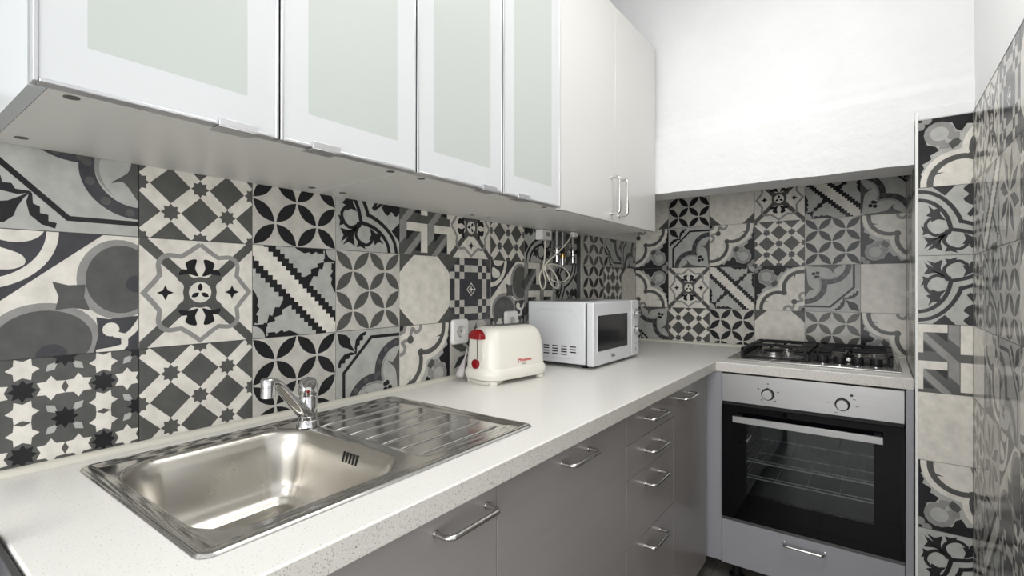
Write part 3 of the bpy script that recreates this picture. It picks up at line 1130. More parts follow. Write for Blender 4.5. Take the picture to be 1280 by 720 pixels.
# door: black glass border around the window
wx0, wx1, wz0, wz1 = 0.750, 1.166, 0.372, 0.666
D = mb('black_glass')
D.box(ox0, wx0, YO - 0.006, YO + 0.018, 0.2675, 0.727)
D.box(wx1, ox1, YO - 0.006, YO + 0.018, 0.2675, 0.727)
D.box(wx0, wx1, YO - 0.006, YO + 0.018, 0.2675, wz0)
D.box(wx0, wx1, YO - 0.006, YO + 0.018, wz1, 0.727)
dd = VL(D, 'door')
VL(mb('oven_glass').box(wx0, wx1, YO - 0.006, YO - 0.002, wz0, wz1), 'window_pane', dd)
H = mb('steel_brushed').box(0.7066, 1.193, YO - 0.052, YO - 0.042, 0.671, 0.697)
hh = VL(H, 'handle', dd, bevel=0.0015)
for hx in (0.722, 1.178):
    VL(mb('black_plastic').box(hx - 0.012, hx + 0.012, YO - 0.042, YO - 0.006, 0.675, 0.695), 'handle_bracket', dd, bevel=0.002)
for rz, y0, n in ((0.500, YO + 0.035, 16), (0.432, YO + 0.04, 5)):
    R = mb('rack')
    for yy, rr in ((y0, 0.0028), (y0 + 0.03, 0.0022), (y0 + 0.36, 0.0028)):
        R.cyl((cx0 + 0.005, yy, rz), (cx1 - 0.005, yy, rz), rr, 8)
    for xx in (cx0 + 0.005, cx1 - 0.005):
        R.cyl((xx, y0, rz), (xx, y0 + 0.36, rz), 0.0028, 8)
    for i in range(n):
        xx = cx0 + 0.02 + i * (cx1 - cx0 - 0.04) / (n - 1)
        R.cyl((xx, y0, rz + 0.003), (xx, y0 + 0.36, rz + 0.003), 0.0014, 6)
    VL(R, 'rack', smooth=60)
for xw in (cx0 + 0.004, cx1 - 0.004):
    for zz in (0.46, 0.57, 0.60, 0.62):
        VL(mb('rack').cyl((xw, YO + 0.04, zz), (xw, 2.27, zz), 0.002, 6), 'side_rail', smooth=60)
F = mb('dark_metal')
F.lathe([(0.085, 0), (0.085, 0.004), (0.06, 0.006)], (0.955, 2.2995, 0.53), '-y', 28)
VL(F, 'fan_cover', smooth=40)
for i in range(9):
    xx = 0.80 + i * 0.04
    VL(mb('alu').box(xx, xx + 0.026, 2.293, 2.299, 0.60, 0.612), 'rear_vent')

# ================================================================== WORKTOP (one L-shaped slab with sink and hob cut-outs)
xs = [0.001, 0.075, 0.525, 0.6287, 0.67, 1.23, 1.2772]
ys = [YEND - 0.004, -0.085, 0.570, 1.835, 1.965, 2.385, YB - 0.0015]
zs0, zs1 = 0.862, ZC


def filled(i, j):
    x = (xs[i] + xs[i + 1]) / 2
    y = (ys[j] + ys[j + 1]) / 2
    if 0.075 < x < 0.525 and -0.085 < y < 0.57:
        return False
    if 0.67 < x < 1.23 and 1.965 < y < 2.385:
        return False
    if x > 0.6287 and y < 1.835:
        return False
    return True


import bmesh


def slab(xs, ys, z0, z1, fill):
    bm = bmesh.new()
    V = {}

    def vv(i, j, z):
        k = (i, j, z)
        if k not in V:
            V[k] = bm.verts.new((xs[i], ys[j], z))
        return V[k]
    nx, ny = len(xs) - 1, len(ys) - 1
    F_ = lambda i, j: 0 <= i < nx and 0 <= j < ny and fill(i, j)
    for i in range(nx):
        for j in range(ny):
            if not F_(i, j):
                continue
            bm.faces.new([vv(i, j, z1), vv(i + 1, j, z1), vv(i + 1, j + 1, z1), vv(i, j + 1, z1)])
            bm.faces.new([vv(i, j, z0), vv(i, j + 1, z0), vv(i + 1, j + 1, z0), vv(i + 1, j, z0)])
            if not F_(i - 1, j):
                bm.faces.new([vv(i, j, z0), vv(i, j, z1), vv(i, j + 1, z1), vv(i, j + 1, z0)])
            if not F_(i + 1, j):
                bm.faces.new([vv(i + 1, j, z0), vv(i + 1, j + 1, z0), vv(i + 1, j + 1, z1), vv(i + 1, j, z1)])
            if not F_(i, j - 1):
                bm.faces.new([vv(i, j, z0), vv(i + 1, j, z0), vv(i + 1, j, z1), vv(i, j, z1)])
            if not F_(i, j + 1):
                bm.faces.new([vv(i, j + 1, z0), vv(i, j + 1, z1), vv(i + 1, j + 1, z1), vv(i + 1, j + 1, z0)])
    bmesh.ops.dissolve_limit(bm, angle_limit=0.01, verts=bm.verts, edges=bm.edges)
    me = bpy.data.meshes.new('worktop')
    bm.to_mesh(me)
    bm.free()
    return me


# the corner pier juts 30 mm into the slab, so the slab is built round it
xs = [0.001, 0.0315, 0.075, 0.525, 0.6287, 0.67, 1.23, 1.2768]
ys = [YEND - 0.004, -0.085, 0.570, 1.7735, 1.835, 1.965, 2.385, YB - 0.0015]
fill0 = filled


def filled2(i, j):
    x = (xs[i] + xs[i + 1]) / 2
    y = (ys[j] + ys[j + 1]) / 2
    if x < 0.0315 and y > 1.7735:
        return False
    return fill0(i, j)


wt = thing('worktop', 'L-shaped cream speckled stone-effect kitchen worktop', 'worktop', (0.3, 0.8, zs0))
me = slab(xs, ys, zs0, zs1, filled2)
me.materials.append(MATS['worktop'])
o = link('slab', me, wt, 0.003, 3)
me.polygons.foreach_set('use_smooth', [True] * len(me.polygons))
me.set_sharp_from_angle(angle=math.radians(35))
o.location = (-0.3, -0.8, -zs0)


def bead(p0, p1, nrm):
    """quarter-round sealing strip between worktop and tiles"""
    n = Vector(nrm)
    prof = [(0.0003, 0.0003), (0.013, 0.0003), (0.0125, 0.005), (0.010, 0.009), (0.006, 0.0115), (0.0003, 0.0125)]
    rings = [[Vector(p) + n * a + Vector((0, 0, h)) for a, h in prof] for p in (p0, p1)]
    B = mb('bead').loft(rings)
    B.xform(Matrix.Translation((-0.3, -0.8, -zs0)))
    return B.obj('sealing_strip', wt, smooth=50)


def edging(x0, x1, y0, y1):  # thin strips added to carry the shaded laminate tone
    mb('worktop_edge_shaded').box(x0, x1, y0, y1, zs0 + 0.0005, zs1 - 0.0022).xform(Matrix.Translation((-0.3, -0.8, -zs0))).obj('edge_strip', wt)


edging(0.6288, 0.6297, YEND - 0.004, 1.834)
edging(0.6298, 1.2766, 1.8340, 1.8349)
bead((0.0005, YEND, ZC), (0.0005, 1.772, ZC), (1, 0, 0))
bead((XJ + 0.001, 1.775, ZC), (XJ + 0.001, YB - 0.014, ZC), (1, 0, 0))
bead((XN - 0.002, YB - 0.001, ZC), (XJ + 0.002, YB - 0.001, ZC), (0, -1, 0))

# ================================================================== SINK
sk = thing('inset_sink', 'stainless steel inset sink with ribbed drainboard on its right', 'sink', (0.30, 0.243, ZC))
SX0, SX1, SY0, SY1 = 0.052, 0.547, -0.106, 0.592
bcx, bcy, bhx, bhy, br = 0.300, 0.0965, 0.205, 0.177, 0.085


def interp(x, tab):
    for (a, p), (c, q) in zip(tab, tab[1:]):
        if x <= c:
            t = max(0.0, (x - a) / (c - a))
            t = t * t * (3 - 2 * t) * 0.5 + t * 0.5
            return p + (q - p) * t
    return tab[-1][1]


EDGE = [(0, 0.0008), (0.002, 0.0040), (0.006, 0.0052), (0.012, 0.0050), (0.017, 0.0036), (0.024, 0.0012), (0.03, 0.0006), (9, 0.0006)]
BOWL = [(0, 0.0), (0.005, -0.0018), (0.010, -0.0075), (0.015, -0.020), (0.040, -0.112), (0.050, -0.132), (0.062, -0.145), (0.080, -0.152), (0.11, -0.155), (9, -0.156)]


def rsd(px, py, cx, cy, hx, hy, r):
    qx, qy = abs(px - cx) - hx + r, abs(py - cy) - hy + r
    return math.hypot(max(qx, 0), max(qy, 0)) + min(max(qx, qy), 0) - r


step = 0.0022
NX, NY = int((SX1 - SX0) / step), int((SY1 - SY0) / step)
vs = []
mcx, mcy, mhx, mhy, mr = (SX0 + SX1) / 2, (SY0 + SY1) / 2, (SX1 - SX0) / 2, (SY1 - SY0) / 2, 0.02
bowlflag = []
for j in range(NY + 1):
    for i in range(NX + 1):
        x = SX0 + (SX1 - SX0) * i / NX
        y = SY0 + (SY1 - SY0) * j / NY
        d = rsd(x, y, mcx, mcy, mhx, mhy, mr)
        if d > 0:      # pull onto the rounded corner
            qx = abs(x - mcx) - mhx + mr
            qy = abs(y - mcy) - mhy + mr
            q = math.hypot(qx, qy)
            x = mcx + math.copysign(mhx - mr + qx / q * mr, x - mcx)
            y = mcy + math.copysign(mhy - mr + qy / q * mr, y - mcy)
            d = 0
        z = interp(-d, EDGE)
        db = rsd(x, y, bcx, bcy, bhx, bhy, br)
        if db < 0:
            z += interp(-db, BOWL)
            z -= 0.004 * max(0, 1 - math.hypot(x - bcx, y - bcy) / 0.16) if db < -0.06 else 0
        # drainer panel sunk a little below the frame
        dp = rsd(x, y, 0.30, 0.432, 0.205, 0.140, 0.03)
        if dp < 0:
            z -= min(1, -dp / 0.012) * 0.0022
        vs.append((x - 0.30, y - 0.243, z))
        bowlflag.append(db < -0.004)
fs, fm = [], []
for j in range(NY):
    for i in range(NX):
        q = j * (NX + 1) + i
        fs.append((q, q + 1, q + NX + 2, q + NX + 1))
        fm.append(1 if bowlflag[q] else 0)
B = MB().mat('steel').mat('steel_bowl')
B.v, B.f, B.m = vs, fs, fm
B.obj('basin', sk, smooth=85)
rm = mb('steel')
prof = []
for k in range(14):
    t = k / 13
    w = 0.0034 * math.sqrt(max(0.02, 1 - (2 * t - 1) ** 8))
    prof.append((t * 0.245, w))
rings = [[(wd * math.cos(math.pi * q / 8), yy, 0.0036 * math.sin(math.pi * q / 8) * (1 if 0 < k < 13 else 0.15)) for q in range(9)] for k, (yy, wd) in enumerate(prof)]
rm.loft(rings)
rme = rm.mesh('ridge', 60)
for i in range(7):
    o = link('ridge', rme, sk)
    o.location = (0.154 + 0.0537 * i - 0.30, 0.3015 - 0.243, -0.0016)
osm = mb('black_plastic').box(-0.0016, 0.0016, -0.003, 0.0015, -0.010, 0.010).mesh('overflow_slot')
for i in range(5):
    o = link('overflow_slot', osm, sk)
    o.location = (0.306 + 0.0105 * i - 0.30, bcy + bhy - 0.0165 - 0.243, -0.0262)
    o.rotation_euler = (math.radians(-15), 0, 0)
dn = mb('chrome').lathe([(0.043, 0.0), (0.043, 0.003), (0.036, 0.004), (0.033, 0.001), (0.0001, 0.0012)], (0, 0, 0), seg=36)
o = dn.obj('drain', sk, smooth=40)
o.location = (bcx - 0.30, bcy - 0.243, -0.1605)
# water drops in the bowl
wd = mb('water')
rnd = random.Random(5)
for k in range(170):
    if k < 120:
        x, y = rnd.uniform(0.17, 0.44), rnd.uniform(0.0, 0.21)
    else:
        x, y = rnd.uniform(0.16, 0.3), rnd.uniform(-0.02, 0.06)
    db = rsd(x, y, bcx, bcy, bhx, bhy, br)
    if db > -0.075 or math.hypot(x - bcx, y - bcy) < 0.05:
        continue
    z = 0.0006 + interp(-db, BOWL) - 0.004 * max(0, 1 - math.hypot(x - bcx, y - bcy) / 0.16)
    r = rnd.choice((0.0018, 0.0025, 0.0032, 0.005))
    ex = rnd.uniform(0.8, 1.6)
    rings = [[(x - 0.30 + math.cos(6.2832 * q / 8) * r * ex * s, y - 0.243 + math.sin(6.2832 * q / 8) * r * s, z + h * r) for q in range(8)] for s, h in ((1, -0.1), (0.9, 0.25), (0.55, 0.42), (0.02, 0.48))]
    wd.loft(rings, True, True)
o = wd.obj('water_drops', sk, smooth=60)
o['kind'] = 'stuff'

# ================================================================== TAP
tp = thing('mixer_tap', 'chrome single-lever mixer tap at the back of the sink', 'tap', (0.134, 0.282, ZC + 0.0008))
mb('chrome').lathe([(0.0255, 0.0), (0.0255, 0.004), (0.0235, 0.008), (0.0225, 0.014), (0.021, 0.016)], seg=32).obj('base', tp, smooth=40)
mb('chrome').lathe([(0.0195, 0.016), (0.0195, 0.066), (0.0182, 0.068), (0.0182, 0.071), (0.0195, 0.073)], seg=32).obj('body', tp, smooth=40)
# cap and lever
hd = mb('chrome').lathe([(0.0198, 0.073), (0.0205, 0.082), (0.0200, 0.096), (0.0165, 0.106), (0.009, 0.1105), (0.0001, 0.1115)], seg=32).obj('handle', tp, smooth=50)
lv = mb('chrome')
ldir = Vector((0.85, -0.52, 0)).normalized()
rings = []
for s, wdt, hgt, zz in ((0.006, 0.013, 0.007, 0.100), (0.022, 0.012, 0.0065, 0.101), (0.036, 0.010, 0.005, 0.098), (0.046, 0.007, 0.0035, 0.094)):
    c = ldir * s
    nrm = Vector((-ldir.y, ldir.x, 0))
    rings.append([c + nrm * wdt * math.cos(6.2832 * q / 14) + Vector((0, 0, zz + hgt * math.sin(6.2832 * q / 14))) for q in range(14)])
lv.loft(rings).obj('lever', hd, smooth=60)
mb('red_plastic').lathe([(0.0035, 0.0), (0.0035, 0.0012), (0.0001, 0.0014)], (0, 0, 0), '-y', 12).xform(Matrix.Translation((0.0175, -0.0107, 0.083)) @ Matrix.Rotation(math.radians(58), 4, 'Z')).obj('temperature_mark', hd)
# spout: flattened tube rising from the body base, ending over the bowl
sd = Vector((0.082, -0.135, 0))
Ls = sd.length
sd.normalize()
sn = Vector((-sd.y, sd.x, 0))
rings = []
for s, z, wdt, hgt in ((0.0, 0.026, 0.0165, 0.012), (0.02, 0.036, 0.0170, 0.013), (0.06, 0.068, 0.0150, 0.011), (0.10, 0.100, 0.0135, 0.0095), (0.125, 0.1195, 0.013, 0.009), (0.140, 0.127, 0.0128, 0.009), (0.150, 0.1292, 0.0125, 0.009), (Ls, 0.1294, 0.0120, 0.0088), (Ls + 0.010, 0.1285, 0.009, 0.0075)):
    sl = math.atan2(0.101, 0.125) if 0.0 < s < 0.13 else (0.35 if s < 0.145 else 0.0)
    nz = Vector((-sd.x * math.sin(sl), -sd.y * math.sin(sl), math.cos(sl)))
    c = sd * s + Vector((0, 0, z))
    rings.append([c + sn * wdt * math.cos(6.2832 * q / 20) + nz * hgt * math.sin(6.2832 * q / 20) for q in range(20)])
mb('chrome').loft(rings).obj('spout', tp, smooth=60)
ae = mb('chrome').lathe([(0.0115, 0.0), (0.0132, 0.001), (0.0132, 0.021), (0.0125, 0.0215), (0.0125, 0.0235), (0.0135, 0.024), (0.0135, 0.035), (0.0115, 0.0375), (0.006, 0.0385)], (sd.x * Ls, sd.y * Ls, 0.100), seg=32)
ae.obj('aerator', tp, smooth=40)

# ================================================================== HOB
hb = thing('gas_hob', 'stainless steel gas hob with black pan supports and four knobs', 'hob', (0.95, 2.165, ZC))
HL = lambda B, n, par=hb, **k: B.xform(Matrix.Translation((-0.95, -2.165, -ZC))).obj(n, par, **k)
hy0, hy1 = 1.935, 2.405
hx0, hx1 = 0.651, 1.249
pl = HL(mb('steel').box(hx0, hx1, hy0, hy1, ZC + 0.0005, ZC + 0.0075), 'rim', bevel=0.0025)
HL(mb('hob_steel').box(hx0 + 0.012, hx1 - 0.012, hy0 + 0.012, hy1 - 0.012, ZC + 0.0077, ZC + 0.0095), 'plate', bevel=0.001)
for bx, by, r in ((0.80, 2.14, 0.048), (0.83, 2.315, 0.034), (1.11, 2.315, 0.042), (1.08, 2.13, 0.024)):
    bu = HL(mb('handle_metal').lathe([(r * 1.1, 0.0098), (r * 1.1, 0.013), (r, 0.016), (r, 0.024), (r * 0.9, 0.026)], (bx, by, ZC), seg=30), 'burner', smooth=40)
    HL(mb('black_iron').lathe([(r * 0.84, 0.0262), (r * 0.86, 0.030), (r * 0.7, 0.033), (0.0001, 0.0335)], (bx, by, ZC), seg=30), 'burner_cap', bu, smooth=40)
    HL(mb('white_plastic').cyl((bx + r + 0.012, by - 0.008, ZC + 0.0098), (bx + r + 0.012, by - 0.008, ZC + 0.024), 0.003, 10), 'spark_plug', bu)
for i, kx in enumerate((1.0, 1.057, 1.1148, 1.1725)):
    k = HL(mb('chrome').lathe([(0.0205, 0.0098), (0.0205, 0.0125), (0.0185, 0.013)], (kx, 1.985, ZC), seg=24), 'knob_ring', smooth=40)
    HL(mb('black_plastic').lathe([(0.0185, 0.0132), (0.0200, 0.018), (0.0205, 0.039), (0.0190, 0.041), (0.0001, 0.0415)], (kx, 1.985, ZC), seg=24), 'knob', k, smooth=40)
    HL(mb('grey_print').box(kx - 0.001, kx + 0.001, 1.970, 1.985, ZC + 0.0415, ZC + 0.0420), 'pointer', k)


def grate(x0, x1, y0, y1, burners, comb):
    g = mb('black_iron')
    zt, zb, w = ZC + 0.053, ZC + 0.040, 0.013
    g.box(x0, x0 + w * 1.6, y0, y1, zb, zt)
    g.box(x1 - w * 1.6, x1, y0, y1, zb, zt)
    g.box(x0, x1, y1 - w, y1, zb, zt)
    g.box(x0, x1, y0, y0 + w, ZC + 0.012, ZC + 0.020)
    for xa in (x0, x1 - w):
        g.box(xa, xa + w, y0, y0 + w, ZC + 0.0097, zt)
        g.box(xa, xa + w, y1 - w, y1, ZC + 0.0097, zt)
    if comb:
        g.box(x0, x0 + w * 0.7, y0, y1, ZC + 0.012, ZC + 0.018)
        for k in range(12):
            yy = y0 + (y1 - y0) * (k + 0.5) / 12
            g.box(x0, x0 + w * 0.7, yy - 0.005, yy + 0.005, ZC + 0.017, zb)
    else:
        for k in range(5):
            yy = y0 + (y1 - y0) * (k + 0.5) / 5
            g.box(x1 - w, x1, yy - 0.006, yy + 0.006, ZC + 0.0097, zb)
    for bx, by, r in burners:
        for dx, dy in ((1, 0), (-1, 0), (0, 1), (0, -1)):
            xa, ya = bx + dx * r * 0.45, by + dy * r * 0.45
            xb = (x1 if dx > 0 else x0) if dx else bx
            yb = (y1 if dy > 0 else y0) if dy else by
            if dy and abs(yb - by) > 0.12:
                yb = by + dy * 0.085
            g.box(min(xa, xb) - (0.003 if not dx else 0), max(xa, xb) + (0.003 if not dx else 0), min(ya, yb) - (0.003 if not dy else 0), max(ya, yb) + (0.003 if not dy else 0), zb + 0.003, zt + 0.002)
    wa, wb_ = (x1 - 0.055, x1) if comb else (x0, x0 + 0.060)
    g.box(wa, wb_, y0 + 0.03, y1, zb + 0.004, zt - 0.001)
    g.box(wa, wb_, y0 + 0.004, y0 + 0.03, zb - 0.006, zt - 0.008)
    g.box(x0, x0 + 0.035, y1 - 0.06, y1, zb + 0.002, zt)
    ym = (y0 + y1) / 2 + 0.01
    g.box(x0, x1, ym - 0.004, ym + 0.004, zb + 0.001, zt)
    return g


HL(grate(0.700, 0.955, 1.962, 2.385, ((0.80, 2.14, 0.048), (0.83, 2.315, 0.034)), True), 'pan_support', bevel=0.003)
HL(grate(0.965, 1.225, 2.020, 2.385, ((1.11, 2.315, 0.042), (1.08, 2.13, 0.024)), False), 'pan_support', bevel=0.003)

# ================================================================== WALL CABINETS
ZU, ZTOP, XU = 1.4600, 2.262, 0.390


def upper(label, y0, y1, depth, group, mat_c='carcass_white'):
    t = thing('wall_cabinet', label, 'cabinet', (0.0, (y0 + y1) / 2, ZU), group)
    L = lambda B, n, par=t, **k: B.xform(Matrix.Translation((0, -(y0 + y1) / 2, -ZU))).obj(n, par, **k)
    xb, xf = 0.0015, depth
    L(mb('end_panel_shaded' if y0 < 0 else mat_c).box(xb, xf, y0 + 0.0004, y0 + 0.017, ZU, ZTOP), 'side_panel')
    L(mb(mat_c).box(xb, xf, y1 - 0.017, y1 - 0.0004, ZU, ZTOP), 'side_panel')
    L(mb(mat_c).box(xb, xf - 0.0005, y0 + 0.0178, y1 - 0.0178, ZU + 0.0004, ZU + 0.018), 'bottom_panel')
    L(mb(mat_c).box(xb, xf, y0 + 0.017, y1 - 0.017, ZTOP - 0.018, ZTOP), 'top_panel')
    L(mb(mat_c).box(xb, xb + 0.008, y0 + 0.017, y1 - 0.017, ZU + 0.018, ZTOP - 0.018), 'back_panel')
    L(mb('carcass_seam').box(xb + 0.001, xf - 0.001, y0 + 0.0165, y0 + 0.0183, ZU + 0.0035, ZU + 0.006), 'seam')
    L(mb('carcass_seam').box(xb + 0.001, xf - 0.001, y1 - 0.0183, y1 - 0.0165, ZU + 0.0035, ZU + 0.006), 'seam')
    for yy in (y0 + 0.043, y1 - 0.043):
        for xx in (0.066, depth - 0.010 if False else depth - 0.006 - 0.0):
            L(mb('carcass_seam').lathe([(0.0085, -0.0006), (0.0085, 0.0003)], (min(xx, depth - 0.012), yy, ZU), seg=20), 'cam_cap')
    return t, L


def glass_door(t, L, y0, y1, pull):
    g = 0.0015
    a0, a1, z0, z1 = y0 + g, y1 - g, ZU + 0.001, ZTOP
    f = mb('alu')
    e = 0.0055
    xa, xb = XU - 0.020, XU
    f.box(xa, xb, a0, a0 + e, z0, z1)
    f.box(xa, xb, a1 - e, a1, z0, z1)
    f.box(xa, xb, a0 + e, a1 - e, z0, z0 + e)
    f.box(xa, xb, a0 + e, a1 - e, z1 - e, z1)
    d = L(f, 'door', bevel=0.0012)
    m_ = 0.050
    w = mb('door_white_glass')
    x0, x1 = xa + 0.004, xb - 0.0015
    w.box(x0, x1, a0 + e, a0 + m_, z0 + e, z1 - e)
    w.box(x0, x1, a1 - m_, a1 - e, z0 + e, z1 - e)
    w.box(x0, x1, a0 + m_, a1 - m_, z0 + e, z0 + 0.056)
    w.box(x0, x1, a0 + m_, a1 - m_, z1 - 0.056, z1 - e)
    L(w, 'glass_border', d)
    L(mb('door_frost').box(x0, x1 - 0.0001, a0 + m_, a1 - m_, z0 + 0.056, z1 - 0.056), 'frosted_pane', d)
    p = mb('alu')
    p.box(xb - 0.030, xb + 0.0035, pull, pull + 0.055, z0 - 0.0026, z0 - 0.0006)
    p.box(xb + 0.0006, xb + 0.0035, pull, pull + 0.055, z0 - 0.0006, z0 + 0.011)
    L(p, 'finger_pull', d, bevel=0.0006)


ug = 'white wall cabinets above the backsplash'
t, L = upper('wall cabinet with two frosted glass doors, nearest and largest in view', -0.2215, 0.3764, XU - 0.021, ug)
glass_door(t, L, -0.2215, 0.0762, -0.018)
glass_door(t, L, 0.0762, 0.3764, 0.133)
t, L = upper('wall cabinet with two frosted glass doors, beside the plain white cabinet', 0.3770, 0.9714, XU - 0.021, ug)
glass_door(t, L, 0.3770, 0.6787, 0.594)
glass_door(t, L, 0.6787, 0.9714, 0.745)
t, L = upper('plain white wall cabinet with two bar handles, next to the plaster beam', 0.9720, 1.7850, XU - 0.021, ug, 'carcass_white')
for y0, y1, hy in ((0.9720, 1.3724, 1.336), (1.3724, 1.7850, 1.405)):
    d = L(mb('cab_white').box(XU - 0.0205, XU - 0.002, y0 + 0.0015, y1 - 0.0015, ZU - 0.004, ZTOP), 'door', bevel=0.0012)
    L(bow(mb('handle_metal'), (XU - 0.002, hy, 1.484), (XU - 0.002, hy, 1.618), (0.033, 0, 0), 0.005), 'handle', d, smooth=40)

rl = tag(mb('carcass_white').box(XJ + 0.001, XJ + 0.016, 1.787, 2.40, 1.466, 1.60).obj('mounting_rail', bevel=0.001), 'pale grey board on the corner boxing just under the white cabinet', 'board')
for yy in (1.83, 1.865, 2.1):
    mb('carcass_seam').lathe([(0.004, 0.0), (0.004, 0.0006)], (XJ + 0.0162, yy, 1.482), 'x', 12).obj('screw_hole', rl)


# ================================================================== SOCKETS
def socket(label, y, z):
    t = thing('power_socket', label, 'socket', (0.0008, y, z), 'white wall sockets on the tiled backsplash')
    P = lambda B, n, par=t, **k: B.obj(n, par, **k)
    rings = []
    for x, hx, hz, r in ((0.0, 0.041, 0.0435, 0.006), (0.006, 0.041, 0.0435, 0.006), (0.010, 0.0385, 0.041, 0.007), (0.011, 0.0345, 0.0365, 0.006)):
        rr = []
        for k in range(56):
            a = 2 * math.pi * k / 56
            c, d = math.cos(a), math.sin(a)
            q = (abs(c) ** 9 + abs(d) ** 9) ** (-1 / 9)
            rr.append((x, hx * q * c, hz * q * d))
        rings.append(rr)
    B = mb('white_plastic').loft(rings, True, False)
    # front with round well
    n = len(rings[-1])
    cir = []
    for p in rings[-1]:
        a = math.atan2(p[2], p[1])
        cir.append((0.011, 0.0205 * math.cos(a), 0.0205 * math.sin(a)))
    B.loft([rings[-1], cir], False, False)
    cb = [(-0.001 + 0.002, p[1] * 0.97, p[2] * 0.97) for p in cir]
    B.mat('socket_inner').loft([cir, cb], False, True)
    P(B, 'plate', smooth=35)
    for s in (-1, 1):
        P(mb('black_plastic').lathe([(0.0026, 0), (0.0026, 0.0005)], (0.0012, s * 0.0095, 0), 'x', 12), 'hole')
        P(mb('handle_metal').box(0.0015, 0.009, -0.003, 0.003, s * 0.0185 - 0.0012, s * 0.0185 + 0.0012), 'earth_clip')
    P(mb('socket_inner').box(0.0103, 0.0112, -0.025, 0.025, 0.0335, 0.0342), 'groove')
    return t


socket('white wall socket left of the toaster', 0.9330, 1.060)
socket('white wall socket peeking above the toaster', 1.2330, 1.076)

# ================================================================== TOASTER
tz = math.radians(-9)
to = thing('toaster', 'cream two-slot toaster with red lever and red dial', 'toaster', (0.150, 1.010, ZC), None, tz)
# local frame: y = long axis (control end at -y), x = toward the room
HA, HB = 0.140, 0.078


def ring(hx, hy, z, r, n=7):
    return rrect(0, 0, hx, hy, r, z, n)


B = mb('cream_plastic')
prof = [(0.010, 0.000, 0.000), (0.010, 0.010, 0.0)]
rings = [ring(HB - 0.012, HA - 0.014, 0.012, 0.05), ring(HB + 0.001, HA + 0.002, 0.017, 0.055), ring(HB + 0.004, HA + 0.006, 0.028, 0.058), ring(HB + 0.004, HA + 0.006, 0.040, 0.058), ring(HB + 0.000, HA + 0.001, 0.049, 0.056), ring(HB - 0.002, HA - 0.002, 0.052, 0.055)]
B.loft(rings)
B.obj('skirt', to, smooth=45)
B = mb('cream_plastic')
rings = [ring(HB - 0.004, HA - 0.004, 0.050, 0.045)]
for z, dx, dy in ((0.09, 0.006, 0.007), (0.13, 0.009, 0.011), (0.150, 0.012, 0.015), (0.165, 0.017, 0.021), (0.176, 0.025, 0.030), (0.183, 0.037, 0.043), (0.186, 0.050, 0.055)):
    rings.append(ring(HB - dx, HA - dy, z, max(0.012, 0.045 - dx * 0.4)))
B.loft(rings)
B.obj('body', to, smooth=50)
for s in (-1, 1):
    mb('dark_metal').box(s * 0.016 - 0.0095, s * 0.016 + 0.0095, -0.082, 0.088, 0.1845, 0.1868).obj('bread_slot', to, bevel=0.002)
    for q in (-1, 1):
        mb('cream_plastic').lathe([(0.013, 0.0002), (0.015, 0.004), (0.015, 0.0125)], (s * (HB - 0.024), q * (HA - 0.030), 0), seg=16).obj('foot', to, smooth=40)
mb('cream_plastic').loft([rrect(0, -HA + 0.050, 0.054, 0.040, 0.036, 0.0003, 6), rrect(0, -HA + 0.048, 0.064, 0.046, 0.042, 0.0135, 6)]).obj('end_foot', to, smooth=40)
# control end
ye = -HA + 0.004
mb('cream_panel').box(-0.031, 0.031, ye - 0.0015, ye + 0.02, 0.078, 0.150).obj('control_panel', to, bevel=0.001)
mb('dark_metal').box(0.006, 0.0095, ye - 0.0022, ye, 0.082, 0.148).obj('lever_slot', to)
lev = mb('red_plastic')
rings = []
for yy, s in ((0.012, 1.0), (-0.004, 1.0), (-0.009, 0.93), (-0.011, 0.8)):
    rr = []
    for k in range(15):
        a = math.pi * k / 14
        rr.append((0.032 * s * math.cos(a), ye + yy, 0.147 + 0.031 * s * math.sin(a)))
    rings.append(rr)
lev.loft(list(reversed(rings))).obj('lever', to, smooth=50)
kn = mb('red_plastic').lathe([(0.0155, 0.0), (0.0155, 0.008), (0.014, 0.010), (0.0001, 0.0105)], (0.0, ye + 0.002, 0.066), '-y', 24).obj('dial', to, smooth=40)
mb('red_plastic').box(-0.002, 0.002, ye - 0.012, ye - 0.007, 0.056, 0.076).obj('dial_grip', kn)


def text_obj(name, s, size, M, material, parent, shear=0.0, ext=0.0002, sx=1.0):
    cu = bpy.data.curves.new(name, 'FONT')
    cu.body = s
    cu.size = size
    cu.align_x = 'CENTER'
    cu.align_y = 'CENTER'
    cu.shear = shear
    cu.extrude = ext
    cu.offset = 0.0
    tmp = bpy.data.objects.new(name, cu)
    COL.objects.link(tmp)
    bpy.context.view_layer.update()
    me = bpy.data.meshes.new_from_object(tmp.evaluated_get(bpy.context.evaluated_depsgraph_get()))
    bpy.data.objects.remove(tmp, do_unlink=True)
    me.materials.clear()
    me.materials.append(MATS[material])
    me.transform(M @ Matrix.Diagonal((sx, 1, 1, 1)))
    o = link(name, me, parent)
    return o


# side facing the room: normal +x ; text right = +y
MX = lambda x, y, z: Matrix.Translation((x, y, z)) @ FACE['left'].to_4x4()
text_obj('brand_print', 'Moulinex', 0.0150, MX(HB - 0.0046, 0.016, 0.073), 'red_print', to, 0.2, 0.0006, 1.15)
mb('red_print').box(HB - 0.006, HB - 0.0041, -0.022, 0.022, 0.0650, 0.0656).obj('brand_line', to)
text_obj('model_print', 'principio', 0.005, MX(HB - 0.0040, 0.012, 0.060), 'grey_print', to, 0, 0.0006)

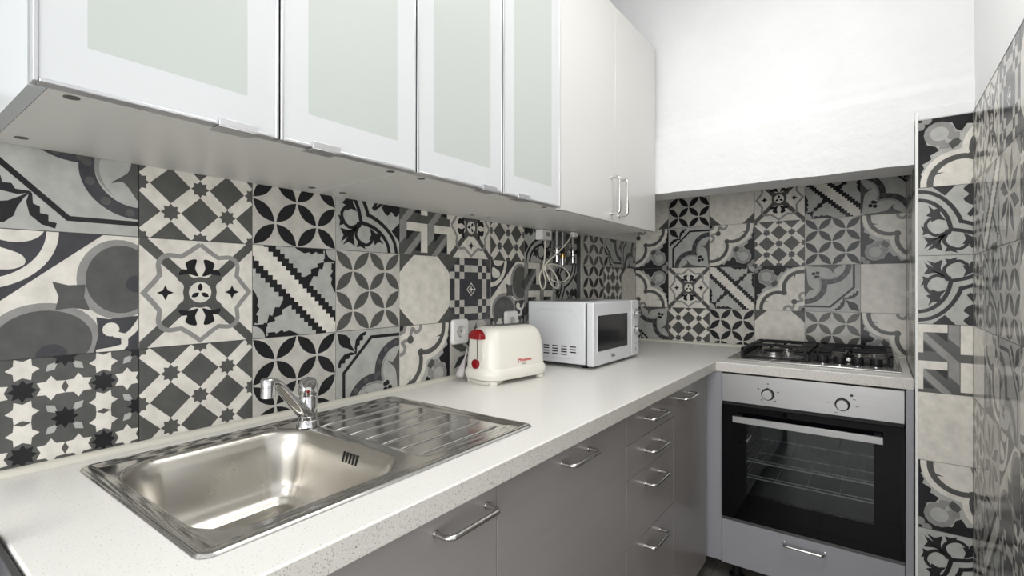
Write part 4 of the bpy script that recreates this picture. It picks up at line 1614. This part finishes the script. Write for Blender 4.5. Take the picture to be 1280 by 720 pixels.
# loose plug of the toaster lying against the tiles
pg = thing('power_plug', 'pale grey plug with its cord, between the toaster and the wall', 'plug', (0.050, 0.868, ZC + 0.0005))
rings = []
for s, r in ((0, 0.010), (0.004, 0.0150), (0.022, 0.0155), (0.034, 0.0120), (0.046, 0.0085), (0.058, 0.0060), (0.066, 0.0045)):
    c = Vector((0.0, 0.012 + s * 0.42, 0.013 + s * 0.86))
    ax = Vector((0, 0.42, 0.86)).normalized()
    n1 = Vector((1, 0, 0))
    n2 = ax.cross(n1)
    rings.append([c + n1 * r * math.cos(6.2832 * q / 16) + n2 * r * 0.8 * math.sin(6.2832 * q / 16) for q in range(16)])
mb('grey_plastic').loft(rings).obj('plug_body', pg, smooth=50)
mb('grey_plastic').tube(spl([(0, 0.0395, 0.069), (0.0, 0.052, 0.095), (-0.012, 0.064, 0.10), (-0.018, 0.09, 0.07), (-0.02, 0.13, 0.03), (-0.018, 0.2, 0.006), (-0.015, 0.25, 0.006)], n=5), 0.0032, 8).obj('cord', pg, smooth=60)

# ================================================================== MICROWAVE
mw = thing('microwave_oven', 'silver white microwave oven with dark window and two chrome knobs', 'microwave', (0.166, 1.553, ZC))
ML = lambda B, n, par=mw, **k: B.xform(Matrix.Translation((-0.166, -1.553, -ZC))).obj(n, par, **k)
mx0, mx1, my0, my1, mz0, mz1 = 0.018, 0.317, 1.334, 1.772, 0.916, 1.1565
ML(mb('mw_white').box(mx0, 0.280, my0, my1, mz0, mz1), 'body', bevel=0.004)
ML(mb('black_plastic').box(0.2802, 0.2875, my0 + 0.012, my1 - 0.004, mz0 + 0.003, mz1 - 0.006), 'door_gap')
dr = ML(mb('mw_white').box(0.2878, mx1, my0 - 0.001, 1.6905, mz0 - 0.004, mz1 - 0.001), 'door', bevel=0.005, seg=3)
ML(mb('mw_dark').box(mx1 - 0.004, mx1 + 0.0006, 1.3665, 1.6465, 0.966, 1.104), 'window', dr, bevel=0.0006)
fr = mb('mw_white')
for y0, y1, z0, z1 in ((1.3615, 1.3665, 0.961, 1.109), (1.6465, 1.6515, 0.961, 1.109), (1.3665, 1.6465, 0.961, 0.966), (1.3665, 1.6465, 1.104, 1.109)):
    fr.box(mx1 - 0.002, mx1 + 0.0012, y0, y1, z0, z1)
ML(fr, 'window_frame', dr)
cp = ML(mb('mw_white').box(0.2878, mx1, 1.6915, my1, mz0 - 0.002, mz1 - 0.001), 'control_panel', bevel=0.004)
for kz in (1.098, 1.024):
    kb = ML(mb('chrome').lathe([(0.020, 0.0003), (0.020, 0.004), (0.0175, 0.006), (0.0165, 0.018), (0.0145, 0.020), (0.0001, 0.0203)], (mx1, 1.735, kz), 'x', 28), 'knob', cp, smooth=40)
    ML(mb('grey_print').box(mx1 + 0.0204, mx1 + 0.0208, 1.7342, 1.7358, kz, kz + 0.014), 'pointer', kb)
    pm = mb('grey_print')
    for k in range(9):
        a = math.radians(-50 + 35 * k)
        pm.box(mx1 + 0.0001, mx1 + 0.0005, 1.735 + 0.0265 * math.cos(a) - 0.0015, 1.735 + 0.0265 * math.cos(a) + 0.0015, kz + 0.0265 * math.sin(a) - 0.001, kz + 0.0265 * math.sin(a) + 0.001)
    ML(pm, 'dial_marks', cp)['kind'] = 'stuff'
ML(mb('grey_print').box(mx1 + 0.0001, mx1 + 0.0006, 1.728, 1.742, 0.9635, 0.9665), 'panel_print', cp)
ML(mb('grey_print').box(mx1 + 0.0001, mx1 + 0.0006, 1.731, 1.739, 0.932, 0.948), 'panel_print', cp)
text_obj('brand_print', 'Teka', 0.020, Matrix.Translation((-0.166, -1.553, -ZC)) @ MX(mx1 + 0.0003, 1.502, 0.9395), 'dark_print', dr, 0, 0.0003)
# side vents: four columns of slots on the side facing the camera
for i in range(4):
    for j in range(4):
        if i == 3 and j == 3:
            continue
        xx = 0.094 + i * 0.0405
        zz = 0.982 - j * 0.0105
        ML(mb('black_plastic').box(xx, xx + 0.026, my0 - 0.0004, my0 + 0.001, zz - 0.0022, zz + 0.0022), 'vent_slot')
# pressed outline on the side
B = mb('mw_white')
path = [(p[0], my0 - 0.0002, p[1]) for p in rrect(0.150, 1.031, 0.104, 0.094, 0.045, 0, 8)]
B.tube(path, 0.0016, 6, True)
ML(B, 'pressed_rib', smooth=60)
tv = mb('dark_metal')
for i in range(7):
    tv.box(0.075 + i * 0.022, 0.083 + i * 0.022, my0 + 0.10, my0 + 0.30, mz1 - 0.0004, mz1 + 0.0003)
ML(tv, 'top_vents')['kind'] = 'stuff'
for xx in (0.06, 0.26):
    for yy in (my0 + 0.04, my1 - 0.04):
        ML(mb('black_plastic').lathe([(0.012, 0.0004), (0.014, 0.004), (0.014, 0.0155)], (xx, yy, ZC), seg=14), 'foot', smooth=40)

# ================================================================== PIPES AND CABLES BEHIND THE MICROWAVE
jb = thing('junction_box', 'small white junction box on the wall under the cabinet', 'box', (0.0008, 1.452, 1.437))
mb('white_plastic').box(0, 0.035, -0.038, 0.038, -0.022, 0.022).obj('housing', jb, bevel=0.003)
mb('grey_print').box(0.0351, 0.0354, -0.006, 0.02, -0.006, 0.012).obj('sticker', jb)


def wire(name, label, pts, r=0.0032, cat='cable', x=0.0):
    return tag(mb('cable').tube(spl(pts, n=8), r, 8).obj(name, smooth=60), label, cat)


wire('coiled_cable', 'white cable hanging in loops behind the microwave',
     [(0.045, 1.4285, 1.4135), (0.055, 1.405, 1.40), (0.060, 1.3954, 1.345), (0.060, 1.383, 1.299), (0.062, 1.353, 1.259), (0.064, 1.359, 1.217), (0.062, 1.383, 1.206), (0.060, 1.4016, 1.236),
      (0.060, 1.383, 1.292), (0.070, 1.4016, 1.306), (0.080, 1.4394, 1.309), (0.084, 1.5183, 1.2925), (0.082, 1.5595, 1.2617), (0.072, 1.5319, 1.2385), (0.070, 1.4652, 1.2364), (0.068, 1.4141, 1.2563),
      (0.066, 1.380, 1.295), (0.074, 1.402, 1.300), (0.080, 1.4522, 1.260), (0.080, 1.4717, 1.219), (0.078, 1.4522, 1.209), (0.076, 1.4141, 1.233), (0.074, 1.377, 1.292),
      (0.080, 1.40, 1.325), (0.090, 1.4394, 1.3515), (0.098, 1.5183, 1.4078), (0.085, 1.578, 1.445)])
cn = thing('cable_connector', 'clear plastic cable connector under the wall cabinet', 'connector', (0.085, 1.595, 1.4455))
mb('white_plastic').box(-0.010, 0.010, -0.014, 0.020, -0.009, 0.011).obj('shell', cn, bevel=0.002)
mb('grey_plastic').box(-0.006, 0.006, 0.0201, 0.026, -0.006, 0.008).obj('contacts', cn)


def valve(label, y, z, m1, top, knob):
    t = thing('pipe_valve', label, 'valve', (0.048, y, z), 'valves on the pipes behind the microwave')
    mb(m1).lathe([(0.010, -0.020), (0.0125, -0.018), (0.0125, -0.006), (0.009, -0.004), (0.009, 0.004), (0.0125, 0.006), (0.0125, 0.018), (0.0095, 0.022)], seg=20).obj('body', t, smooth=40)
    mb('pipe_grey').cyl((0, 0, 0.0225), (0, 0, top - z), 0.0085, 16).obj('pipe', t, smooth=40)
    mb(knob).lathe([(0.007, 0.0128), (0.007, 0.022), (0.014, 0.024), (0.014, 0.032), (0.0001, 0.033)], (0, 0, 0), 'x', 18).obj('knob', t, smooth=40)
    mb('chrome').lathe([(0.007, -0.05), (0.007, -0.0205)], seg=14).obj('tail', t, smooth=40)
    mb('chrome').cyl((-0.0475, 0, 0.0), (-0.0126, 0, 0.0), 0.006, 12).obj('stub', t, smooth=40)
    return t


valve('chrome valve with black knob nearest the junction box', 1.512, 1.372, 'chrome', 1.458, 'black_plastic')
valve('brass pipe valve between the two chrome valves', 1.562, 1.360, 'brass', 1.458, 'chrome')
valve('chrome valve with black knob nearest the corner boxing', 1.652, 1.372, 'chrome', 1.458, 'black_plastic')
du = tag(mb('pipe_grey').tube(spl([(0.020, 1.603, 1.457), (0.020, 1.600, 1.41), (0.020, 1.598, 1.36), (0.019, 1.597, 1.31)], n=6), 0.017, 18).obj('flexible_hose', smooth=60), 'thick grey hose running down the wall behind the microwave', 'hose')

# ================================================================== EDGE BRACKET AT THE FREE END OF THE WORKTOP
ep = thing('end_panel', 'dark grey metal panel closing the near end of the worktop', 'panel', (0.3, YEND - 0.010, 0))
mb('dark_metal').box(-0.27, 0.327, -0.004, 0.003, 0.0005, 0.897).obj('sheet', ep, bevel=0.001)
cl = tag(mb('lavender').box(0.270, 0.315, -0.272, -0.2405, 0.860, 0.925).obj('plastic_clip', bevel=0.004), 'small lavender grey plastic piece at the near end of the worktop', 'clip')
mb('lavender').box(0.300, 0.318, -0.262, -0.2405, 0.9255, 0.934).obj('clip_tooth', cl, bevel=0.002)
